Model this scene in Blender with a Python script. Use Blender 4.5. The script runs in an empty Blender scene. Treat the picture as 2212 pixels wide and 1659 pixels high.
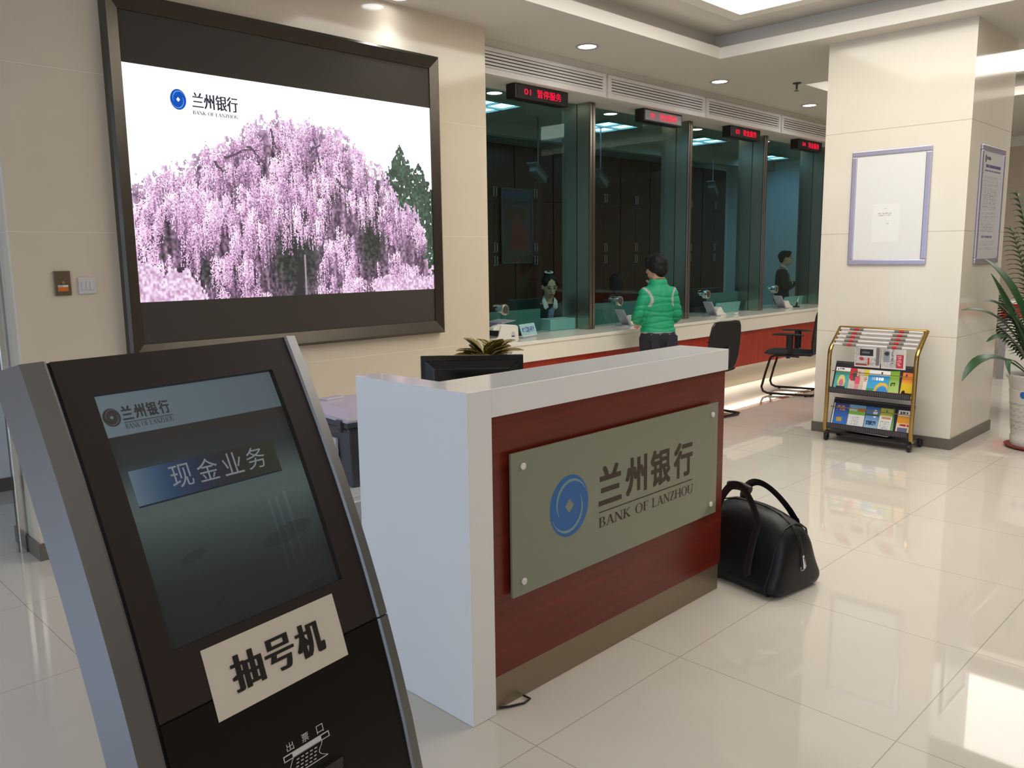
import bpy, bmesh, math, random
import numpy as np
from mathutils import Vector, Matrix, Euler, noise as mnoise

random.seed(7)
S = bpy.context.scene
COL = S.collection
R = math.radians
PI = math.pi

# ------------------------------------------------------------------ camera
F_PX = 1780.96
HC = 1.52


def cam_axes(yaw, pitch, roll):
    f = Vector((math.cos(pitch) * math.cos(yaw), math.cos(pitch) * math.sin(yaw), math.sin(pitch)))
    r = f.cross(Vector((0, 0, 1))).normalized()
    u = r.cross(f)
    return r * math.cos(roll) + u * math.sin(roll), u * math.cos(roll) - r * math.sin(roll), f


_r, _u, _f = cam_axes(R(44.94661), R(-8.78168), R(-0.71467))
cam_data = bpy.data.cameras.new('camera')
cam_data.sensor_width = 36.0
cam_data.lens = F_PX / 2212.0 * 36.0
cam_data.clip_start = 0.05
cam = bpy.data.objects.new('camera', cam_data)
COL.objects.link(cam)
cam.matrix_world = Matrix(((_r.x, _u.x, -_f.x, 0), (_r.y, _u.y, -_f.y, 0), (_r.z, _u.z, -_f.z, HC), (0, 0, 0, 1)))
S.camera = cam

# ------------------------------------------------------------------ world, exposure
w = bpy.data.worlds.new('world')
S.world = w
w.use_nodes = True
w.node_tree.nodes['Background'].inputs[0].default_value = (0.6, 0.75, 1.0, 1)
w.node_tree.nodes['Background'].inputs[1].default_value = 0.3
S.view_settings.view_transform = 'Standard'
S.view_settings.look = 'None'
S.view_settings.gamma = 1.0
S.view_settings.use_curve_mapping = False
S.view_settings.exposure = -0.16
E_PANEL = 5.0      # luminous ceiling panels
E_PANEL2 = 5.2
E_SKYPANE = 2.3    # overcast daylight behind the entrance glazing
E_DOWN = 10.0      # watts per downlight
E_STRIP = 30.0

# ------------------------------------------------------------------ materials


def lin(c):
    return tuple(((v / 255.0) / 12.92 if v / 255.0 <= 0.04045 else ((v / 255.0 + 0.055) / 1.055) ** 2.4) for v in c)


MATS = {}


def mat(name, c=(200, 200, 200), rough=0.5, metal=0.0, spec=0.5, noise=0.0, nscale=40.0, bump=0.0, bscale=200.0,
        emit=None, estr=1.0, coat=0.0, stretch=None):
    m = bpy.data.materials.new(name)
    m.use_nodes = True
    nt = m.node_tree
    b = nt.nodes['Principled BSDF']
    col = lin(c)
    b.inputs['Base Color'].default_value = (*col, 1)
    b.inputs['Roughness'].default_value = rough
    b.inputs['Metallic'].default_value = metal
    b.inputs['Specular IOR Level'].default_value = spec
    b.inputs['Coat Weight'].default_value = coat
    if emit is not None:
        b.inputs['Emission Color'].default_value = (*lin(emit), 1)
        b.inputs['Emission Strength'].default_value = estr
    if noise > 0 or bump > 0:
        tc = nt.nodes.new('ShaderNodeTexCoord')
        src = tc.outputs['Object']
        if stretch:
            mp = nt.nodes.new('ShaderNodeMapping')
            mp.inputs['Scale'].default_value = stretch
            nt.links.new(src, mp.inputs[0])
            src = mp.outputs[0]
        if noise > 0:
            n = nt.nodes.new('ShaderNodeTexNoise')
            n.inputs['Scale'].default_value = nscale
            n.inputs['Detail'].default_value = 4
            nt.links.new(src, n.inputs['Vector'])
            mx = nt.nodes.new('ShaderNodeMix')
            mx.data_type = 'RGBA'
            mx.inputs[6].default_value = (*[v * (1 - noise) for v in col], 1)
            mx.inputs[7].default_value = (*[min(1, v * (1 + noise)) for v in col], 1)
            nt.links.new(n.outputs['Fac'], mx.inputs[0])
            nt.links.new(mx.outputs[2], b.inputs['Base Color'])
        if bump > 0:
            n2 = nt.nodes.new('ShaderNodeTexNoise')
            n2.inputs['Scale'].default_value = bscale
            nt.links.new(src, n2.inputs['Vector'])
            bp = nt.nodes.new('ShaderNodeBump')
            bp.inputs['Strength'].default_value = bump
            bp.inputs['Distance'].default_value = 0.004
            nt.links.new(n2.outputs['Fac'], bp.inputs['Height'])
            nt.links.new(bp.outputs['Normal'], b.inputs['Normal'])
    MATS[name] = m
    return m


def tile_mat(name, c, grout, offs, pitch, width=0.003, rough=0.12, var=0.06, nscale=3.0, spec=0.5):
    """stone slabs; a joint wherever a world coordinate meets offs + k * pitch"""
    m = mat(name, c, rough, spec=spec)
    nt = m.node_tree
    b = nt.nodes['Principled BSDF']
    g = nt.nodes.new('ShaderNodeNewGeometry')
    sp = nt.nodes.new('ShaderNodeSeparateXYZ')
    nt.links.new(g.outputs['Position'], sp.inputs[0])

    def math_node(op, a, bb=None):
        n = nt.nodes.new('ShaderNodeMath')
        n.operation = op
        for i, v in enumerate((a, bb)):
            if v is None:
                continue
            if isinstance(v, (int, float)):
                n.inputs[i].default_value = v
            else:
                nt.links.new(v, n.inputs[i])
        return n.outputs[0]
    tot = None
    for i in range(3):
        if not pitch[i]:
            continue
        a = math_node('SUBTRACT', sp.outputs[i], offs[i])
        a = math_node('DIVIDE', a, pitch[i])
        a = math_node('ADD', a, 0.5)
        a = math_node('FRACT', a)
        a = math_node('SUBTRACT', a, 0.5)
        a = math_node('ABSOLUTE', a)
        a = math_node('LESS_THAN', a, width * 0.5 / pitch[i])
        tot = a if tot is None else math_node('MAXIMUM', tot, a)
    n = nt.nodes.new('ShaderNodeTexNoise')
    n.inputs['Scale'].default_value = nscale
    n.inputs['Detail'].default_value = 8
    n.inputs['Distortion'].default_value = 1.2
    nt.links.new(g.outputs['Position'], n.inputs['Vector'])
    col = lin(c)
    m1 = nt.nodes.new('ShaderNodeMix')
    m1.data_type = 'RGBA'
    m1.inputs[6].default_value = (*[v * (1 - var) for v in col], 1)
    m1.inputs[7].default_value = (*[min(1, v * (1 + var)) for v in col], 1)
    nt.links.new(n.outputs['Fac'], m1.inputs[0])
    m2 = nt.nodes.new('ShaderNodeMix')
    m2.data_type = 'RGBA'
    m2.inputs[7].default_value = (*lin(grout), 1)
    nt.links.new(m1.outputs[2], m2.inputs[6])
    nt.links.new(tot, m2.inputs[0])
    nt.links.new(m2.outputs[2], b.inputs['Base Color'])
    return m


def wood_mat(name, c1, c2, rough, scale, axis_scale):
    m = mat(name, c1, rough)
    nt = m.node_tree
    b = nt.nodes['Principled BSDF']
    g = nt.nodes.new('ShaderNodeTexCoord')
    mp = nt.nodes.new('ShaderNodeMapping')
    mp.inputs['Scale'].default_value = axis_scale
    nt.links.new(g.outputs['Object'], mp.inputs[0])
    n = nt.nodes.new('ShaderNodeTexNoise')
    n.inputs['Scale'].default_value = scale
    n.inputs['Detail'].default_value = 6
    n.inputs['Distortion'].default_value = 0.4
    nt.links.new(mp.outputs[0], n.inputs['Vector'])
    r = nt.nodes.new('ShaderNodeValToRGB')
    r.color_ramp.elements[0].position = 0.3
    r.color_ramp.elements[1].position = 0.72
    r.color_ramp.elements[0].color = (*lin(c1), 1)
    r.color_ramp.elements[1].color = (*lin(c2), 1)
    nt.links.new(n.outputs['Fac'], r.inputs[0])
    nt.links.new(r.outputs[0], b.inputs['Base Color'])
    return m


def glass_mat(name, tint, rough=0.0, f0=0.06, refl=(1, 1, 1)):
    """thin flat glass pane: tinted see-through plus a mirror reflection by angle"""
    m = bpy.data.materials.new(name)
    m.use_nodes = True
    nt = m.node_tree
    nt.nodes.remove(nt.nodes['Principled BSDF'])
    out = nt.nodes['Material Output']
    t = nt.nodes.new('ShaderNodeBsdfTransparent')
    t.inputs[0].default_value = (*tint, 1)
    gl = nt.nodes.new('ShaderNodeBsdfGlossy')
    gl.inputs['Roughness'].default_value = rough
    gl.inputs[0].default_value = (*refl, 1)
    lw = nt.nodes.new('ShaderNodeLayerWeight')
    lw.inputs[0].default_value = 0.5
    pw = nt.nodes.new('ShaderNodeMath')
    pw.operation = 'POWER'
    pw.inputs[1].default_value = 5.0
    nt.links.new(lw.outputs['Facing'], pw.inputs[0])
    ma = nt.nodes.new('ShaderNodeMath')
    ma.operation = 'MULTIPLY_ADD'
    ma.inputs[1].default_value = 1 - f0
    ma.inputs[2].default_value = f0
    nt.links.new(pw.outputs[0], ma.inputs[0])
    mx = nt.nodes.new('ShaderNodeMixShader')
    nt.links.new(ma.outputs[0], mx.inputs[0])
    nt.links.new(t.outputs[0], mx.inputs[1])
    nt.links.new(gl.outputs[0], mx.inputs[2])
    nt.links.new(mx.outputs[0], out.inputs[0])
    MATS[name] = m
    return m


def pic_mat(name, emit=0.0, rough=0.5, base=1.0):
    m = bpy.data.materials.new(name)
    m.use_nodes = True
    nt = m.node_tree
    b = nt.nodes['Principled BSDF']
    a = nt.nodes.new('ShaderNodeVertexColor')
    a.layer_name = 'picture'
    b.inputs['Roughness'].default_value = rough
    if emit > 0:
        b.inputs['Base Color'].default_value = (0.02, 0.02, 0.02, 1)
        nt.links.new(a.outputs[0], b.inputs['Emission Color'])
        b.inputs['Emission Strength'].default_value = emit
    else:
        nt.links.new(a.outputs[0], b.inputs['Base Color'])
    MATS[name] = m
    return m


def emit_mat(name, c, strength):
    m = bpy.data.materials.new(name)
    m.use_nodes = True
    nt = m.node_tree
    nt.nodes.remove(nt.nodes['Principled BSDF'])
    e = nt.nodes.new('ShaderNodeEmission')
    e.inputs[0].default_value = (*lin(c), 1)
    e.inputs[1].default_value = strength
    nt.links.new(e.outputs[0], nt.nodes['Material Output'].inputs[0])
    MATS[name] = m
    return m


M = MATS
tile_mat('floor_tile', (211, 203, 191), (170, 159, 145), (1.733, 0.842, 0), (0.8, 0.8, 0), 0.0035, 0.03, 0.05, 2.0, spec=0.62)
tile_mat('wall_tile', (214, 200, 178), (228, 219, 202), (0, 0, 0.07), (0, 0, 0.8), 0.003, 0.10, 0.03, 5.0)
tile_mat('column_tile', (226, 218, 202), (180, 167, 148), (0, 0, 0.07), (0, 0, 0.8), 0.004, 0.10, 0.03, 5.0)
tile_mat('wall_stone', (146, 124, 98), (120, 102, 82), (0, 0, 0.07), (0.8, 0, 0.8), 0.004, 0.2, 0.06, 5.0)
mat('ceiling_paint', (218, 212, 202), 0.75)
mat('ceiling_white', (238, 233, 224), 0.6)
mat('white_wall', (225, 226, 224), 0.5)
mat('dark_skirting', (104, 96, 86), 0.35)
mat('inner_wall', (204, 226, 236), 0.6)
mat('inner_ceiling', (150, 160, 150), 0.7)
mat('stone_brown', (146, 104, 74), 0.2, noise=0.25, nscale=60)
mat('gloss_white', (234, 233, 231), 0.1, spec=0.4)
mat('gloss_white_counter', (232, 226, 212), 0.12)
wood_mat('red_wood', (94, 27, 15), (118, 39, 22), 0.28, 3.0, (1.0, 1.0, 14.0))
wood_mat('red_counter_wood', (150, 40, 24), (172, 54, 34), 0.3, 3.0, (10.0, 1.0, 1.0))
wood_mat('dark_cabinet_wood', (56, 20, 12), (70, 27, 17), 0.35, 3.0, (8.0, 1.0, 0.8))
mat('kick_steel', (176, 166, 150), 0.3, 0.9, noise=0.08, nscale=20, stretch=(1, 1, 20))
mat('desk_kick', (150, 134, 112), 0.35, 0.6)
mat('brushed_steel', (168, 162, 148), 0.26, 0.95, noise=0.06, nscale=30, stretch=(12, 12, 0.4))
mat('chrome', (225, 222, 218), 0.12, 1.0)
mat('trim_bronze', (142, 134, 124), 0.22, 1.0)
mat('black_steel', (82, 76, 68), 0.3, 0.8, noise=0.2, nscale=8)
mat('led_dark', (70, 65, 58), 0.7, spec=0.2)
mat('black_plastic', (22, 22, 24), 0.35)
mat('sign_black', (34, 24, 24), 0.4)
mat('black_gloss', (14, 13, 16), 0.12)
mat('kiosk_silver', (120, 119, 119), 0.36, 0.75)
mat('kiosk_dark', (46, 39, 37), 0.4, spec=0.25)
mat('kiosk_low', (24, 22, 20), 0.3, spec=0.22)
mat('kiosk_bezel', (18, 20, 22), 0.3)
mat('paper_white', (226, 220, 210), 0.6)
mat('sticker_paper', (196, 185, 170), 0.5, noise=0.03, nscale=15)
mat('ink_black', (20, 16, 16), 0.5)
mat('screen_ink', (58, 54, 58), 0.5)
mat('screen_white_ink', (124, 132, 140), 0.5, emit=(120, 135, 145), estr=0.2)
mat('screen_swirl', (96, 98, 106), 0.5)
mat('kiosk_white_ink', (190, 188, 186), 0.5)
mat('sign_ink', (62, 48, 38), 0.5)
mat('logo_blue', (38, 100, 168), 0.4)
mat('logo_light', (118, 150, 150), 0.4)
mat('sign_glass', (130, 134, 114), 0.07, spec=0.5)
mat('glass_edge', (168, 186, 160), 0.15)
mat('lamp_trim', (200, 198, 196), 0.3, 0.6)
mat('louvre_white', (234, 228, 224), 0.4)
mat('louvre_void', (58, 52, 48), 0.8)
mat('frame_silver', (188, 182, 200), 0.3, 0.7)
mat('poster_white', (226, 225, 220), 0.25)
mat('gold', (178, 146, 86), 0.22, 1.0)
mat('rack_black', (34, 26, 34), 0.45)
mat('rod_white', (214, 210, 210), 0.35)
mat('rod_grey', (120, 116, 112), 0.4)
mat('rod_red', (190, 40, 48), 0.4)
mat('pot_white', (206, 200, 192), 0.3, noise=0.18, nscale=60)
mat('saucer_red', (120, 40, 32), 0.4)
mat('soil', (52, 38, 30), 0.9, noise=0.3)
mat('leaf_dark', (40, 78, 42), 0.35, noise=0.3, nscale=14)
mat('leaf_palm', (44, 72, 36), 0.45, noise=0.3, nscale=14)
mat('stem_green', (84, 100, 50), 0.5)
mat('pot_brown', (96, 62, 44), 0.5)
mat('bag_black', (18, 19, 22), 0.42, spec=0.35, bump=0.25, bscale=30)
mat('bag_strap', (24, 16, 16), 0.5)
mat('zip_black', (12, 12, 13), 0.5)
mat('skin', (205, 160, 132), 0.5)
mat('skin_pale', (214, 180, 156), 0.5)
mat('hair_black', (16, 14, 14), 0.6, spec=0.3, noise=0.4, nscale=60, bump=0.4, bscale=80)
mat('denim', (34, 32, 44), 0.8, noise=0.25, nscale=14, bump=0.2, bscale=90)
mat('shoe_dark', (26, 24, 24), 0.5)
mat('fur_collar', (150, 118, 88), 0.9, bump=0.5, bscale=120)
mat('uniform_navy', (24, 28, 36), 0.7)
mat('shirt_white', (226, 230, 228), 0.6)
mat('scarf_blue', (120, 132, 168), 0.5, noise=0.5, nscale=50)
mat('box_grey', (74, 74, 78), 0.5)
mat('lid_lavender', (196, 186, 200), 0.25)
mat('chair_mesh', (30, 28, 29), 0.7, bump=0.3, bscale=400)
mat('chair_seat', (34, 34, 40), 0.85)
mat('chair_tube', (46, 36, 34), 0.25, 0.6)
mat('teal_acrylic', (70, 112, 112), 0.3)
mat('machine_white', (222, 220, 212), 0.35)
mat('machine_dark', (40, 34, 40), 0.4)
mat('machine_blue', (80, 84, 120), 0.4)
mat('pad_grey', (170, 172, 178), 0.35, 0.4)
mat('bronze_plate', (120, 102, 82), 0.35, 0.5)
mat('orange_label', (206, 108, 40), 0.5)
mat('switch_white', (206, 200, 198), 0.4)
mat('text_blue', (40, 60, 150), 0.5)
mat('bright_red', (196, 52, 36), 0.45)
mat('grey_post', (150, 146, 150), 0.4)
mat('grille_metal', (90, 88, 88), 0.4, 0.6)
mat('cam_grey', (92, 100, 104), 0.5)
mat('monitor_navy', (20, 26, 40), 0.3)
mat('brown_coat', (30, 22, 20), 0.8)
emit_mat('panel_light', (255, 250, 240), E_PANEL)
emit_mat('panel_light_far', (255, 250, 242), E_PANEL2)
emit_mat('lamp_glow', (246, 248, 255), 14.0)
emit_mat('strip_glow', (255, 250, 240), E_STRIP)
emit_mat('sky_pane', (192, 217, 250), E_SKYPANE)
emit_mat('troffer_glow', (150, 212, 255), 5.5)
emit_mat('inner_lamp_glow', (255, 248, 224), 6.0)
emit_mat('led_red', (255, 24, 60), 1.6)
emit_mat('logo_led_blue', (30, 90, 200), 1.0)
emit_mat('logo_led_light', (110, 170, 235), 1.0)
emit_mat('led_ink', (58, 56, 70), 1.0)
pic_mat('led_picture', emit=1.25)
pic_mat('kiosk_screen', emit=0.55, rough=0.16)
M['kiosk_screen'].node_tree.nodes['Principled BSDF'].inputs['Specular IOR Level'].default_value = 0.2
pic_mat('print_matte', rough=0.5)
pic_mat('print_gloss', rough=0.25)
glass_mat('teller_glass', (0.66, 0.82, 0.77), 0.0, 0.038, (0.62, 0.88, 0.78))

# ------------------------------------------------------------------ mesh helpers


class MB:
    def __init__(self):
        self.v, self.f, self.m, self.cur = [], [], [], 0

    def add(self, vs, fs):
        o = len(self.v)
        self.v += [tuple(p) for p in vs]
        for f in fs:
            self.f.append([i + o for i in f])
            self.m.append(self.cur)
        return self

    def box(self, x0, x1, y0, y1, z0, z1):
        vs = [(x, y, z) for z in (z0, z1) for y in (y0, y1) for x in (x0, x1)]
        return self.add(vs, [(0, 2, 3, 1), (4, 5, 7, 6), (0, 1, 5, 4), (2, 6, 7, 3), (0, 4, 6, 2), (1, 3, 7, 5)])

    def obox(self, c, size, rot=(0, 0, 0)):
        e = Euler(rot).to_matrix()
        vs = []
        for z in (-.5, .5):
            for y in (-.5, .5):
                for x in (-.5, .5):
                    vs.append(Vector(c) + e @ Vector((x * size[0], y * size[1], z * size[2])))
        return self.add(vs, [(0, 2, 3, 1), (4, 5, 7, 6), (0, 1, 5, 4), (2, 6, 7, 3), (0, 4, 6, 2), (1, 3, 7, 5)])

    def loft(self, rings, caps=True, closed=False):
        n = len(rings[0])
        vs = [p for r in rings for p in r]
        fs = []
        k = len(rings)
        for i in range(k if closed else k - 1):
            j = (i + 1) % k
            for a in range(n):
                b = (a + 1) % n
                fs.append((i * n + a, i * n + b, j * n + b, j * n + a))
        if caps and not closed:
            fs.append(tuple(range(n))[::-1])
            fs.append(tuple((k - 1) * n + a for a in range(n)))
        return self.add(vs, fs)

    def tube(self, pts, r, seg=10, closed=False, flat=None, up=None):
        pts = [Vector(p) for p in pts]
        n = len(pts)
        rs = r if isinstance(r, (list, tuple)) else [r] * n
        rings = []
        prev = None
        for i in range(n):
            if closed:
                t = (pts[(i + 1) % n] - pts[i - 1])
            else:
                t = pts[min(i + 1, n - 1)] - pts[max(i - 1, 0)]
            t.normalize()
            if prev is None:
                a = Vector(up) if up else (Vector((0, 0, 1)) if abs(t.z) < 0.9 else Vector((1, 0, 0)))
                a = (a - t * a.dot(t)).normalized()
            else:
                a = (prev - t * prev.dot(t))
                if a.length < 1e-6:
                    a = Vector((1, 0, 0))
                a.normalize()
            prev = a
            b = t.cross(a)
            ka, kb = (flat if flat else (1, 1))
            rings.append([pts[i] + (a * math.cos(2 * PI * s / seg) * ka + b * math.sin(2 * PI * s / seg) * kb) * rs[i]
                          for s in range(seg)])
        return self.loft(rings, True, closed)

    def cyl(self, p0, p1, r, seg=20, r1=None):
        return self.tube([p0, p1], [r, r if r1 is None else r1], seg)

    def lathe(self, prof, c=(0, 0, 0), seg=32, caps=True):
        rings = [[(c[0] + r * math.cos(2 * PI * s / seg), c[1] + r * math.sin(2 * PI * s / seg), c[2] + z)
                  for s in range(seg)] for r, z in prof]
        return self.loft(rings, caps)

    def prism(self, poly, o, ax, ay, d):
        o, ax, ay, d = Vector(o), Vector(ax), Vector(ay), Vector(d)
        lo = [o + ax * p[0] + ay * p[1] for p in poly]
        n = len(lo)
        return self.add(lo + [p + d for p in lo],
                        [tuple(range(n))[::-1], tuple(range(n, 2 * n))] +
                        [(i, (i + 1) % n, n + (i + 1) % n, n + i) for i in range(n)])

    def ball(self, c, r, seg=16, rot=None):
        rx, ry, rz = (r, r, r) if isinstance(r, (int, float)) else r
        rings = []
        e = Euler(rot).to_matrix() if rot else None
        h = seg // 2
        for i in range(h + 1):
            t = PI * (i + 0.02 if i == 0 else (i - 0.02 if i == h else i)) / h
            ring = []
            for s in range(seg):
                p = Vector((rx * math.sin(t) * math.cos(2 * PI * s / seg), ry * math.sin(t) * math.sin(2 * PI * s / seg),
                            -rz * math.cos(t)))
                if e:
                    p = e @ p
                ring.append(p + Vector(c))
            rings.append(ring)
        return self.loft(rings)

    def quad(self, a, b, c, d):
        return self.add([a, b, c, d], [(0, 1, 2, 3)])

    def mesh(self, name, mats, smooth=False, bev=0.0, seg=2):
        me = bpy.data.meshes.new(name)
        me.from_pydata(self.v, [], self.f)
        if not isinstance(mats, (list, tuple)):
            mats = [mats]
        for m in mats:
            me.materials.append(M[m] if isinstance(m, str) else m)
        me.polygons.foreach_set('material_index', self.m)
        bm = bmesh.new()
        bm.from_mesh(me)
        bmesh.ops.recalc_face_normals(bm, faces=bm.faces)
        if bev > 0:
            es = [e for e in bm.edges if len(e.link_faces) == 2 and e.calc_face_angle(0) > R(28)]
            bmesh.ops.bevel(bm, geom=es, offset=bev, segments=seg, profile=0.5, affect='EDGES', clamp_overlap=True)
        bm.to_mesh(me)
        bm.free()
        if smooth:
            me.polygons.foreach_set('use_smooth', [True] * len(me.polygons))
            try:
                me.set_sharp_from_angle(angle=R(smooth if smooth is not True else 40))
            except Exception:
                pass
        me.update()
        return me

    def obj(self, name, mats, parent=None, smooth=False, bev=0.0, seg=2, loc=None):
        o = bpy.data.objects.new(name, self.mesh(name, mats, smooth, bev, seg))
        COL.objects.link(o)
        if parent is not None:
            o.parent = parent
        if loc is not None:
            o.location = loc
        return o


def tag(o, label, cat, group=None, kind=None):
    o['label'] = label
    o['category'] = cat
    if group:
        o['group'] = group
    if kind:
        o['kind'] = kind
    return o


def thing(name, label, cat, loc=(0, 0, 0), rz=0.0, group=None):
    o = bpy.data.objects.new(name, None)
    o.empty_display_size = 0.1
    COL.objects.link(o)
    o.location = loc
    o.rotation_euler = (0, 0, rz)
    return tag(o, label, cat, group)


def struct(name, mb, mats, parent=None, **k):
    o = mb.obj(name, mats, parent, **k)
    o['kind'] = 'structure'
    return o


def dup(root, loc, rz=None, label=None):
    KIDS = {}
    for o in COL.objects:
        if o.parent:
            KIDS.setdefault(o.parent, []).append(o)

    def cp(o, par):
        c = o.copy()
        COL.objects.link(c)
        if par is not None:
            c.parent = par
        for k in KIDS.get(o, []):
            cp(k, c)
        return c
    r = cp(root, None)
    r.location = loc
    if rz is not None:
        r.rotation_euler = (0, 0, rz)
    if label:
        r['label'] = label
    return r


def remeshed(mb, name, mats, parent=None, voxel=0.012, smooth=6, loc=None):
    """union of overlapping closed shapes into one continuous skin"""
    o = mb.obj('tmp', mats)
    a = o.modifiers.new('r', 'REMESH')
    a.mode = 'VOXEL'
    a.voxel_size = voxel
    b = o.modifiers.new('s', 'SMOOTH')
    b.factor = 0.5
    b.iterations = smooth
    dg = bpy.context.evaluated_depsgraph_get()
    dg.update()
    me = bpy.data.meshes.new_from_object(o.evaluated_get(dg))
    me.name = name
    bpy.data.objects.remove(o)
    me.polygons.foreach_set('use_smooth', [True] * len(me.polygons))
    n = bpy.data.objects.new(name, me)
    COL.objects.link(n)
    if parent is not None:
        n.parent = parent
    if loc is not None:
        n.location = loc
    return n


_TXT = {}


def text_shape(body, bold=0.0):
    """flat lettering as (vertices, faces) in em units, from Blender's built-in font"""
    key = (body, bold)
    if key not in _TXT:
        c = bpy.data.curves.new('t', 'FONT')
        c.body = body
        c.size = 1.0
        c.offset = bold
        c.resolution_u = 4
        o = bpy.data.objects.new('t', c)
        COL.objects.link(o)
        dg = bpy.context.evaluated_depsgraph_get()
        dg.update()
        me = bpy.data.meshes.new_from_object(o.evaluated_get(dg))
        vs = [(v.co.x, v.co.y) for v in me.vertices]
        fs = [tuple(p.vertices) for p in me.polygons]
        bpy.data.objects.remove(o)
        bpy.data.meshes.remove(me)
        bpy.data.curves.remove(c)
        _TXT[key] = (vs, fs)
    return _TXT[key]


def put_text(mb, body, o, ax, ay, w, h, bold=0.0, shift=0.0):
    """fit the lettering into the box from o, w along ax and h along ay"""
    vs, fs = text_shape(body, bold)
    xs = [p[0] for p in vs]
    ys = [p[1] for p in vs]
    x0, x1, y0, y1 = min(xs), max(xs), min(ys), max(ys)
    o, ax, ay = Vector(o), Vector(ax), Vector(ay)
    sh = [0.0] if not shift else [-shift, -shift / 3, shift / 3, shift]
    ww = w - 2 * (shift or 0)
    nrm = ax.cross(ay).normalized()
    for k, s in enumerate(sh):
        mb.add([o + ax * ((p[0] - x0) / (x1 - x0) * ww + (shift or 0) + s) + ay * ((p[1] - y0) / (y1 - y0) * h) + nrm * (k * 2e-5)
                for p in vs], fs)
    return mb


def put_heavy(mb, body, o, ax, ay, w, h, dx, dy, gap=0.0):
    """heavy lettering, character by character: the strokes are thickened by stacking shifted copies"""
    o, ax, ay = Vector(o), Vector(ax), Vector(ay)
    nrm = ax.cross(ay).normalized()
    n = len(body)
    cw = (w - gap * (n - 1)) / n
    ofs = [(dx * i, dy * j) for i in (-1, -.33, .33, 1) for j in ((-1, 0, 1) if dy else (0,))]
    for k, ch in enumerate(body):
        for q, (a, b) in enumerate(ofs):
            put_text(mb, ch, o + ax * (k * (cw + gap) + dx + a) + ay * (dy + b) + nrm * (q * 2e-5), ax, ay, cw - 2 * dx, h - 2 * dy)
    return mb


def serif_word(mb, word, o, ax, ay, w, h):
    """roman capitals with thick and thin strokes and slab serifs"""
    T, t, sf = 0.15, 0.055, 0.045
    G = {}

    def line(x0, y0, x1, y1, wd):
        d = Vector((x1 - x0, y1 - y0)).normalized()
        n = Vector((-d.y, d.x)) * wd / 2
        if abs(d.x) > 0.3 and abs(d.y) > 0.3:
            n = Vector((wd / 2 / abs(d.y), 0))
        return [(x0 - n.x, y0 - n.y), (x0 + n.x, y0 + n.y), (x1 + n.x, y1 + n.y), (x1 - n.x, y1 - n.y)]

    def bar(x0, x1, y0, y1):
        return [(x0, y0), (x1, y0), (x1, y1), (x0, y1)]

    def serif(xc, y, wd=0.32):
        return bar(xc - wd / 2, xc + wd / 2, y, y + sf)

    def arc(cx, cy, rx, ry, a0, a1, k=14):
        out = []
        for i in range(k):
            p = []
            for a in (a0 + (a1 - a0) * i / k, a0 + (a1 - a0) * (i + 1) / k):
                th = t + (T - t) * abs(math.cos(a))
                p.append(((cx + rx * math.cos(a), cy + ry * math.sin(a)),
                          (cx + (rx - th) * math.cos(a), cy + (ry - t) * math.sin(a))))
            out.append([p[0][0], p[1][0], p[1][1], p[0][1]])
        return out
    st = lambda x, wd=T: bar(x - wd / 2, x + wd / 2, 0, 1)
    G['B'] = (0.62, [st(.14), serif(.12, 0, .24), serif(.12, 1 - sf, .24), bar(.14, .34, 1 - t, 1), bar(.14, .34, .5, .5 + t), bar(.14, .34, 0, t)]
              + arc(.33, .765, .22, .235, -PI / 2, PI / 2) + arc(.33, .265, .27, .265, -PI / 2, PI / 2))
    G['A'] = (0.78, [line(.12, 0, .39, 1, t), line(.66, 0, .39, 1, T), serif(.12, 0, .24), serif(.66, 0, .28), bar(.22, .56, .33, .33 + t)])
    G['N'] = (0.80, [st(.13, t), st(.67, t), line(.13, 1, .67, 0, T), serif(.13, 0, .26), serif(.13, 1 - sf, .2), serif(.67, 1 - sf, .26)])
    G['K'] = (0.74, [st(.14), serif(.14, 0, .3), serif(.14, 1 - sf, .3), line(.16, .42, .56, 1, t), line(.26, .56, .62, 0, T), serif(.62, 0, .26), serif(.56, 1 - sf, .24)])
    G['O'] = (0.82, arc(.40, .5, .38, .52, 0, 2 * PI, 28))
    G['F'] = (0.58, [st(.14), serif(.14, 0, .3), serif(.10, 1 - sf, .2), bar(.14, .52, 1 - t, 1), bar(.14, .42, .5, .5 + t), bar(.48, .52, .78, 1), bar(.39, .42, .42, .62)])
    G['L'] = (0.60, [st(.14), serif(.14, 1 - sf, .3), serif(.10, 0, .2), bar(.14, .54, 0, t), bar(.50, .54, 0, .24)])
    G['Z'] = (0.66, [bar(.06, .58, 1 - t, 1), bar(.04, .60, 0, t), line(.12, 0, .50, 1, T), bar(.06, .10, .78, 1), bar(.56, .60, 0, .24)])
    G['H'] = (0.82, [st(.14), st(.66), serif(.14, 0, .3), serif(.14, 1 - sf, .3), serif(.66, 0, .3), serif(.66, 1 - sf, .3), bar(.14, .66, .48, .48 + t)])
    G['U'] = (0.80, [bar(.14 - T / 2, .14 + T / 2, .32, 1), bar(.64 - t / 2, .64 + t / 2, .32, 1), serif(.14, 1 - sf, .3), serif(.64, 1 - sf, .26)]
              + arc(.365, .34, .30, .36, PI, 2 * PI, 16))
    G[' '] = (0.34, [])
    tot = sum(G[c][0] for c in word)
    o, ax, ay = Vector(o), Vector(ax), Vector(ay)
    x = 0.0
    nrm = ax.cross(ay).normalized()
    for c in word:
        adv, polys = G[c]
        for k, pl in enumerate(polys):
            mb.add([o + ax * ((x + p[0]) / tot * w) + ay * (p[1] * h) + nrm * (k * 2e-6) for p in pl], [tuple(range(len(pl)))])
        x += adv
    return mb


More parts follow.
